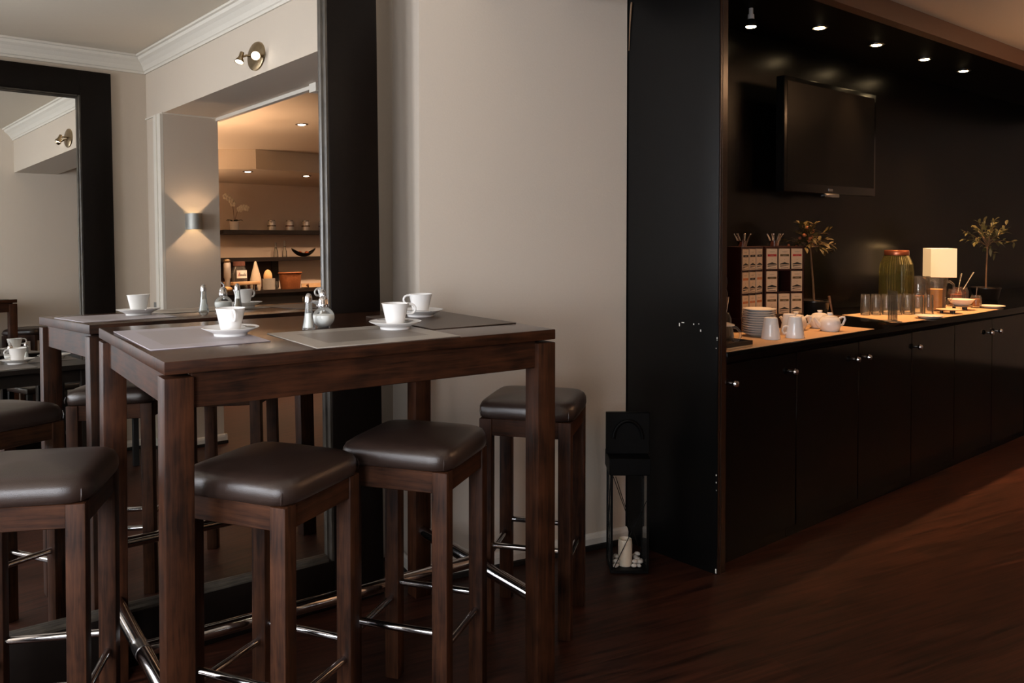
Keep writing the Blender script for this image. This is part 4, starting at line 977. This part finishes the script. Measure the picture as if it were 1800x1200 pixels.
# uplighters: two added to brighten the bar, hidden behind the dividing wall's end, and two bowl pendants beyond the right edge
u0 = None
def uplight(label, loc, e):
    t = thing('uplighter', label, 'wall lamp', loc, -BE, 'uplighters of the bar room')
    MB().lathe([(0.0001, -0.10), (0.03, -0.095), (0.10, 0.0), (0.105, 0.02), (0.101, 0.02), (0.095, 0.0), (0.03, -0.088), (0.0001, -0.092)], 28).build('bowl', 'sconce_grey', t)
    MB().ball((0, 0, -0.03), 0.022, 14, 8).build('bulb', 'bulb_warm', t)
    light('up_glow', 'SPOT', (0, 0, 0.01), e, WARM, parent=t, direction=(0, 0, 1), spot_size=math.radians(172), spot_blend=0.5, shadow_soft_size=0.05)
    return t
for y, lab in ((-1.0, 'added bowl uplighter, unseen on the bar side of the dividing wall, nearer the beam'), (-3.0, 'added bowl uplighter, unseen on the bar side of the dividing wall, nearer the shelves')):
    t = uplight(lab, bt((0.53, y, 1.95 if y > -2 else 1.72)), 85 if y > -2 else 125)
    MB().box(-0.129, -0.03, -0.06, -0.09, 0.03, 0.0).build('wall_arm', 'sconce_grey', t)
for q, lab, e in (((5.9, 0.35, 2.12), 'grey bowl pendant over the bar room floor beside the buffet', 260), ((7.4, -0.2, 2.12), 'grey bowl pendant over the bar room floor by the right wall', 150)):
    t = uplight(lab, q, e)
    MB().tube([(0, 0, -0.09), (0, 0, 0.479)], 0.006, 8).build('rod', 'sconce_grey', t)

# ------------------------------------------------------------------ back bar with shelves (seen in the mirror)
def mbk(name, m, mat, lab, cat, group=None):
    o = m.build(name, mat); o.matrix_world = MBK; return tag(o, lab, cat, group)
mbk('wall_shelf', MB().box(2.19, -4.199, 1.725, 8.0, -3.95, 1.775), 'shelf_wood', 'upper dark wall shelf behind the bar, holding the canisters', 'shelf', 'wall shelves behind the bar')
mbk('wall_shelf', MB().box(1.6, -4.199, 1.380, 8.0, -3.95, 1.430), 'shelf_wood', 'lower dark wall shelf behind the bar, holding the dark bowl', 'shelf', 'wall shelves behind the bar')
bc = thing('bar_counter', 'long black bar counter under the shelves, seen in the mirror', 'counter', bt((0, 0, 0)), -BE)
MB().box(1.3, -4.05, 0.985, 7.8, -3.46, 1.022).build('counter_top', 'shelf_wood', bc)
MB().box(1.34, -4.0, 0.0, 7.78, -3.52, 0.9845).build('counter_body', 'black_matte', bc)
for i in range(7): MB().box(1.42 + 0.85 * i, -3.52, 0.10, 2.24 + 0.85 * i, -3.502, 0.94).build('door', 'black_matte', bc)
for i in range(7): MB().rbox(2.14 + 0.85 * i, -3.502, 0.80, 2.16 + 0.85 * i, -3.485, 0.92, 0.003, 1).build('door_handle', 'steel', bc)
fr = thing('niche_frame', 'dark wooden frame on the wall behind the bread and the basket', 'frame', bt((0, 0, 0)), -BE)
MB().box(2.93, -4.199, 1.03, 3.02, -4.16, 1.379).build('frame_post', 'shelf_wood', fr)
MB().box(1.6, -4.199, 1.03, 2.929, -4.185, 1.379).build('back_board', 'rack_wood', fr)
# canisters
c0 = None
for i, (x, red) in enumerate(((2.89, 0), (3.145, 1), (3.38, 0), (3.635, 1))):
    t = thing('canister', 'steel canister on the upper bar shelf, %s from the left in the mirror' % ORD[i], 'canister', bt((x, -4.07, 1.7752)), 0.2 * i, 'canisters on the upper shelf')
    MB().lathe([(0.0001, 0), (0.052, 0), (0.053, 0.003), (0.053, 0.118), (0.050, 0.122), (0.0001, 0.122)], 28).build('canister_body', 'tin', t)
    MB().lathe([(0.0535, 0.052), (0.0537, 0.053), (0.0537, 0.068), (0.0535, 0.069)], 28).build('label_band', 'lid_brown' if red else 'ink_brown', t)
    MB().lathe([(0.046, 0.1222), (0.046, 0.132), (0.040, 0.136), (0.0001, 0.137)], 24).build('lid', 'steel', t)
# orchid
oc = thing('potted_orchid', 'pale orchid in a white pot at the end of the upper bar shelf', 'plant', bt((2.385, -4.07, 1.7752)), -BE)
MB().lathe([(0.0001, 0), (0.050, 0), (0.053, 0.004), (0.060, 0.110), (0.057, 0.110), (0.052, 0.09), (0.0001, 0.088)], 28).build('pot', 'porcelain', oc)
lv = MB()
for a, l in ((0.2, 0.11), (1.5, 0.07), (2.9, 0.12), (3.7, 0.08), (5.4, 0.09)):
    c, s = math.cos(a), math.sin(a)
    lv.tube([(0, 0, 0.09), (c * l * 0.4, s * l * 0.4, 0.125), (c * l * 0.8, s * l * 0.8, 0.13), (c * l, s * l, 0.115)], [0.012, 0.020, 0.017, 0.003], 8, flat=0.25)
lv.build('leaves', 'foliage_green', oc)
for pts, side in (([(0, 0, 0.1), (-0.01, 0.01, 0.22), (-0.02, 0.01, 0.33), (-0.06, 0.02, 0.40), (-0.13, 0.03, 0.43)], -1), ([(0, 0, 0.1), (0.03, 0.0, 0.2), (0.06, 0.0, 0.27), (0.10, 0.01, 0.30), (0.15, 0.02, 0.29)], 1)):
    st = MB().tube(pts, 0.003, 6).build('stem', 'bark', oc)
    for i in range(4):
        f = 2.2 + i * 0.58; k = min(int(f), 3); p = Vector(pts[k]).lerp(Vector(pts[k + 1]), f - k)
        fl = MB()
        for q in range(5):
            a = 2 * PI * q / 5 + 0.3
            fl.ball((p.x + 0.022 * math.cos(a), p.y + 0.018, p.z - 0.012 + 0.022 * math.sin(a)), 1.0, 10, 6, (0.020, 0.005, 0.020))
        fl.build('blossom', 'orchid_petal', st)
# bottles and bowl on the lower shelf
w0 = None
for i, (x, h) in enumerate(((2.94, 0.19), (3.065, 0.21))):
    lab = ('left', 'right')[i] + ' one of two clear glass bottles on the lower bar shelf'
    t = thing('glass_bottle', lab, 'bottle', bt((x, -4.07, 1.4302)), 0, 'clear bottles on the lower shelf')
    MB().lathe([(0.0001, 0), (0.030, 0), (0.032, 0.003), (0.030, 0.07), (0.013, 0.125), (0.012, h), (0.009, h), (0.010, 0.125), (0.027, 0.068), (0.029, 0.006), (0.0001, 0.005)], 22).build('glass_body', 'clear_glass', t)
    MB().lathe([(0.0123, h * 0.62), (0.0145, h * 0.62), (0.0145, h * 0.66), (0.0123, h * 0.66)], 16).build('neck_ring', 'ink_black', t)
sb = thing('boat_bowl', 'dark boat shaped bowl on the lower bar shelf', 'bowl', bt((3.34, -4.07, 1.4302)), -BE)
bm_ = MB(); vs = []; fs = []; N_, M2 = 18, 8
for i in range(N_ + 1):
    u = -1 + 2 * i / N_; cxx = 0.175 * u; zl = 0.10 * abs(u) ** 2.2; wdt = 0.075 * (1 - u * u) ** 0.6 + 0.002
    for layer in (0, 1):
        for k in range(M2 + 1):
            v = -1 + 2 * k / M2; off = 0.007 * layer
            vs.append((cxx, (wdt - off) * v, zl * 0.92 + off + 0.042 * abs(v) ** 2 * (1 - 0.6 * u * u)))
R1n = M2 + 1; per = 2 * R1n
for i in range(N_):
    for layer in (0, 1):
        for k in range(M2):
            a = i * per + layer * R1n + k; q4 = (a, a + 1, a + per + 1, a + per)
            fs.append(q4 if layer else q4[::-1])
    for k, rev in ((0, 0), (M2, 1)):
        a = i * per + k; q4 = (a, a + R1n, a + per + R1n, a + per); fs.append(q4 if not rev else q4[::-1])
for i, rev in ((0, 1), (N_, 0)):
    for k in range(M2):
        a = i * per + k; q4 = (a, a + 1, a + R1n + 1, a + R1n); fs.append(q4 if not rev else q4[::-1])
bm_.add(vs, fs, None, True); bm_.build('bowl_body', 'pot_black', sb)
for i, x in enumerate((-0.055, 0.045)):
    tag(MB().ball((0, 0, 0), 0.030, 16, 10).build('apple', 'jam_red', loc=bt((3.34 + x, -4.07, 1.4302 + 0.044))), ('left', 'right') [i] + ' dark red apple lying in the boat shaped bowl', 'fruit', 'apples in the dark bowl')
# things on the bar counter; counter top at z = 1.022
ZB = 1.0223; YBR = -3.60
gr = thing('pepper_mill', 'tall steel and brass mill at the left end of the bar counter in the mirror', 'mill', bt((2.105, YBR - 0.08, ZB)), 0)
MB().lathe([(0.0001, 0), (0.030, 0), (0.031, 0.01), (0.031, 0.14), (0.038, 0.16), (0.042, 0.17), (0.042, 0.33), (0.036, 0.345)], 26).build('mill_body', 'tin', gr)
MB().lathe([(0.036, 0.3455), (0.043, 0.355), (0.043, 0.37), (0.030, 0.388), (0.0001, 0.392)], 26).build('mill_top', 'brass_plate', gr)
ja = thing('storage_jar', 'square shouldered glass jar with a red brown lid and a white label on the bar', 'jar', bt((2.245, YBR - 0.06, ZB)), -BE)
MB().lathe([(0.0001, 0), (0.088, 0), (0.094, 0.006), (0.094, 0.215), (0.070, 0.285), (0.062, 0.300), (0.058, 0.300), (0.066, 0.284), (0.089, 0.213), (0.089, 0.010), (0.0001, 0.006)], 30).build('glass_body', 'clear_glass', ja)
MB().lathe([(0.0001, 0.0065), (0.086, 0.0105), (0.086, 0.06), (0.0001, 0.062)], 26).build('contents', 'ink_brown', ja)
MB().lathe([(0.066, 0.3005), (0.070, 0.303), (0.070, 0.352), (0.066, 0.356), (0.0001, 0.356)], 28).build('lid', 'lid_brown', ja)
lb = MB(); vs = []; fs = []
for k in range(13):
    a = math.radians(48 + 84 * k / 12)
    for z in (0.155, 0.262):
        r = 0.0952 if z < 0.2 else 0.0952
        vs.append((r * math.cos(a), r * math.sin(a), min(z, 0.250)))
for k in range(12): fs.append((2 * k, 2 * k + 2, 2 * k + 3, 2 * k + 1))
lb.add([v for v in vs], [f[::-1] for f in fs], None, True); lo = lb.build('label', 'label_white', ja)
# hand lettering on the label: a red initial and a dark word, too small to read
def stroke(pts, mat):
    P = []
    for u, v in pts:
        a = math.radians(132 - 84 * u) if False else math.radians(48 + 84 * u); P.append((0.0960 * math.cos(a), 0.0960 * math.sin(a), 0.160 + 0.085 * v))
    MB().tube(P, 0.0026, 5).build('lettering', mat, lo)
stroke([(0.80, 0.75), (0.80, 0.25), (0.87, 0.25), (0.87, 0.45), (0.80, 0.48)], 'ink_red')
stroke([(0.74, 0.75), (0.74, 0.25), (0.68, 0.30), (0.68, 0.45), (0.74, 0.48)], 'ink_black')
stroke([(0.63, 0.28), (0.62, 0.48), (0.56, 0.45), (0.55, 0.27)], 'ink_black')
stroke([(0.50, 0.48), (0.49, 0.28), (0.43, 0.30), (0.43, 0.48)], 'ink_black')
stroke([(0.37, 0.28), (0.36, 0.70)], 'ink_black'); stroke([(0.36, 0.45), (0.30, 0.30)], 'ink_black')
stroke([(0.26, 0.45), (0.21, 0.45), (0.21, 0.28), (0.27, 0.28)], 'ink_black'); stroke([(0.15, 0.65), (0.15, 0.28), (0.11, 0.28)], 'ink_black')
cbx = thing('chopping_board', 'pale chopping board raised on steel feet on the bar counter', 'board', bt((2.25, YBR + 0.095, ZB)), -BE)
MB().rbox(-0.17, -0.045, 0.075, 0.17, 0.04, 0.115, 0.006, 2).build('board', 'board_wood', cbx)
for x in (-0.12, 0.12): MB().lathe([(0.028, 0.0), (0.030, 0.01), (0.024, 0.06), (0.028, 0.0749), (0.0001, 0.0749)], 20, Matrix.Translation((x, 0, 0))).build('foot', 'chrome', cbx)
lf = tag(MB().ball((0, 0, 0), 1.0, 20, 12, (0.075, 0.040, 0.032)).build('bread_roll', 'bread', loc=bt((2.03, YBR + 0.06, ZB + 0.031))), 'brown bread roll at the left end of the bar counter', 'bread')
hs = tag(MB().tube([(0, 0, 0), (0, 0, 0.12)], 0.005, 8).build('wooden_skewer', 'board_wood', loc=bt((2.03, YBR - 0.01, ZB))), 'thin wooden skewer standing behind the bread roll', 'skewer')
# hen shaped cloth figure
hn = thing('cloth_hen', 'tall pointed cream cloth figure between the chopping board and the grey pot', 'ornament', bt((2.44, YBR - 0.03, ZB)), -BE)
MB().lathe([(0.0001, 0), (0.060, 0), (0.072, 0.05), (0.070, 0.13), (0.048, 0.22), (0.026, 0.30), (0.014, 0.345), (0.0001, 0.36)], 24, Matrix.Diagonal((1, 0.7, 1, 1))).build('hen_body', 'napkin', hn)
gp = thing('grey_pot', 'round grey pot filled with bread on the bar counter', 'pot', bt((2.585, YBR + 0.02, ZB)), -BE)
MB().lathe([(0.0001, 0), (0.072, 0), (0.076, 0.004), (0.076, 0.140), (0.071, 0.140), (0.071, 0.02), (0.0001, 0.018)], 30).build('pot_body', 'grey_ceramic', gp)
tag(MB().ball((0, 0, 0), 1.0, 18, 12, (0.052, 0.048, 0.085)).build('bread_loaf', 'bread', loc=bt((2.575, YBR + 0.02, ZB + 0.165))), 'crusty piece of bread sticking out of the grey pot', 'bread')
tg = tag(MB().lathe([(0.0001, 0), (0.020, 0), (0.021, 0.10), (0.0195, 0.10), (0.018, 0.005), (0.0001, 0.005)], 18).build('small_glass', 'clear_glass', loc=bt((2.70, YBR, ZB))), 'small glass between the grey pot and the basket', 'glass')
bk = thing('wicker_basket', 'red brown wicker basket on the bar counter', 'basket', bt((2.885, YBR, ZB)), -BE)
MB().lathe([(0.0001, 0), (0.115, 0), (0.120, 0.01), (0.138, 0.195), (0.130, 0.195), (0.112, 0.012), (0.0001, 0.010)], 40, ribs=1, rib=-0.035).build('basket_body', 'wicker', bk)
MB().tube([(0.139 * math.cos(2 * PI * k / 32), 0.139 * math.sin(2 * PI * k / 32), 0.200) for k in range(32)], 0.010, 8, closed=True).build('rim', 'wicker', bk)
ty = thing('display_tray', 'long low tray of food to the right of the wicker basket', 'tray', bt((3.35, YBR, ZB)), -BE)
MB().box(-0.26, -0.10, 0.0, 0.26, 0.10, 0.012).build('tray_base', 'shelf_wood', ty)
for a in ((-0.26, -0.10, 0.012, 0.26, -0.09, 0.06), (-0.26, 0.09, 0.012, 0.26, 0.10, 0.06)): MB().box(*a).build('tray_side', 'board_wood', ty)
for i in range(6):
    tag(MB().ball((0, 0, 0), 1.0, 14, 9, (0.034, 0.045, 0.022)).build('bread_roll', 'bread' if i % 2 else 'bowl_wood', loc=bt((3.145 + i * 0.083, YBR, ZB + 0.0345))), 'bread roll in the long tray, %s from the basket' % ORD[i], 'bread', 'rolls in the long tray')

# ------------------------------------------------------------------ low table by the opposite mirror (seen in the tall mirror)
LTR = -BE + math.radians(4)
def lt(x, y, z): # local to world for low table: origin at its centre
    c, s = math.cos(LTR), math.sin(LTR); o = fb(-1.02, 0.27); return (o.x + c * x - s * y, o.y + s * x + c * y, z)
low = thing('low_table', 'low dark table laid with cups before the opposite mirror', 'table', lt(0, 0, 0), LTR)
MB().rbox(-0.40, -0.40, 0.712, 0.36, 0.40, 0.742, 0.003, 1).build('tabletop', 'low_table_black', low)
for x in (-0.38, 0.29):
    for y in (-0.38, 0.33): MB().rbox(x, y, 0, x + 0.05, y + 0.05, 0.711, 0.002, 1).build('leg', 'low_table_black', low)
for a in ((-0.33, 0.34, 0.64, 0.29, 0.36, 0.711), (-0.33, -0.36, 0.64, 0.29, -0.34, 0.711), (0.31, -0.33, 0.64, 0.33, 0.33, 0.711), (-0.37, -0.33, 0.64, -0.35, 0.33, 0.711)): MB().box(*a).build('apron', 'low_table_black', low)
placemat('grey placemat on the low table under the nearer cup', lt(-0.14, 0.20, 0), 0.42, 0.33, 'placemat_dark', LTR, 0.7423)
placemat('grey placemat on the low table under the right hand cup', lt(0.17, -0.16, 0), 0.33, 0.42, 'placemat_dark', LTR, 0.7423)
for x, y, hz, s, labs in ((0.02, 0.02, 2.9, 1.18, ('white saucer nearest the front on the low table', 'large white cup nearest the front on the low table', 'teaspoon on the front saucer of the low table')),
                          (0.24, -0.10, -0.2, 1.18, ('white saucer at the right end of the low table', 'large white cup at the right end of the low table, handle outwards', 'teaspoon on the right saucer of the low table'))):
    q = lt(x, y, 0.7453); setting(q, LTR + hz, 1.0, labs, s)
shaker('salt shaker on the low table beside the front cup', 'sugar', lt(0.10, -0.20, 0.7423))
sugar_pourer('round sugar dispenser on the low table', lt(0.02, -0.24, 0.7423), 0.5)
# dark dining chairs at the low table
def chair(label, loc, rz):
    t = thing('dining_chair', label, 'chair', loc, rz, 'black chairs at the low table')
    MB().rbox(-0.21, -0.21, 0.43, 0.21, 0.21, 0.475, 0.012, 3).build('seat', 'leather', t)
    for x in (-0.205, 0.17):
        MB().rbox(x, -0.205, 0, x + 0.035, -0.17, 0.43, 0.002, 1).build('leg', 'black_matte', t)
        MB().rbox(x, 0.17, 0, x + 0.035, 0.205, 0.43, 0.002, 1).build('leg', 'black_matte', t)
    MB().rbox(-0.20, 0.175, 0.476, 0.20, 0.215, 0.90, 0.012, 3).build('backrest', 'black_matte', t)
    return t
c_ = chair('black dining chair with a low back at the left end of the low table', lt(-0.62, 0.05, 0), LTR + PI / 2)
dup(c_, lt(0.52, 0.10, 0), LTR - PI / 2, 'black dining chair at the right end of the low table, back to the dividing wall')
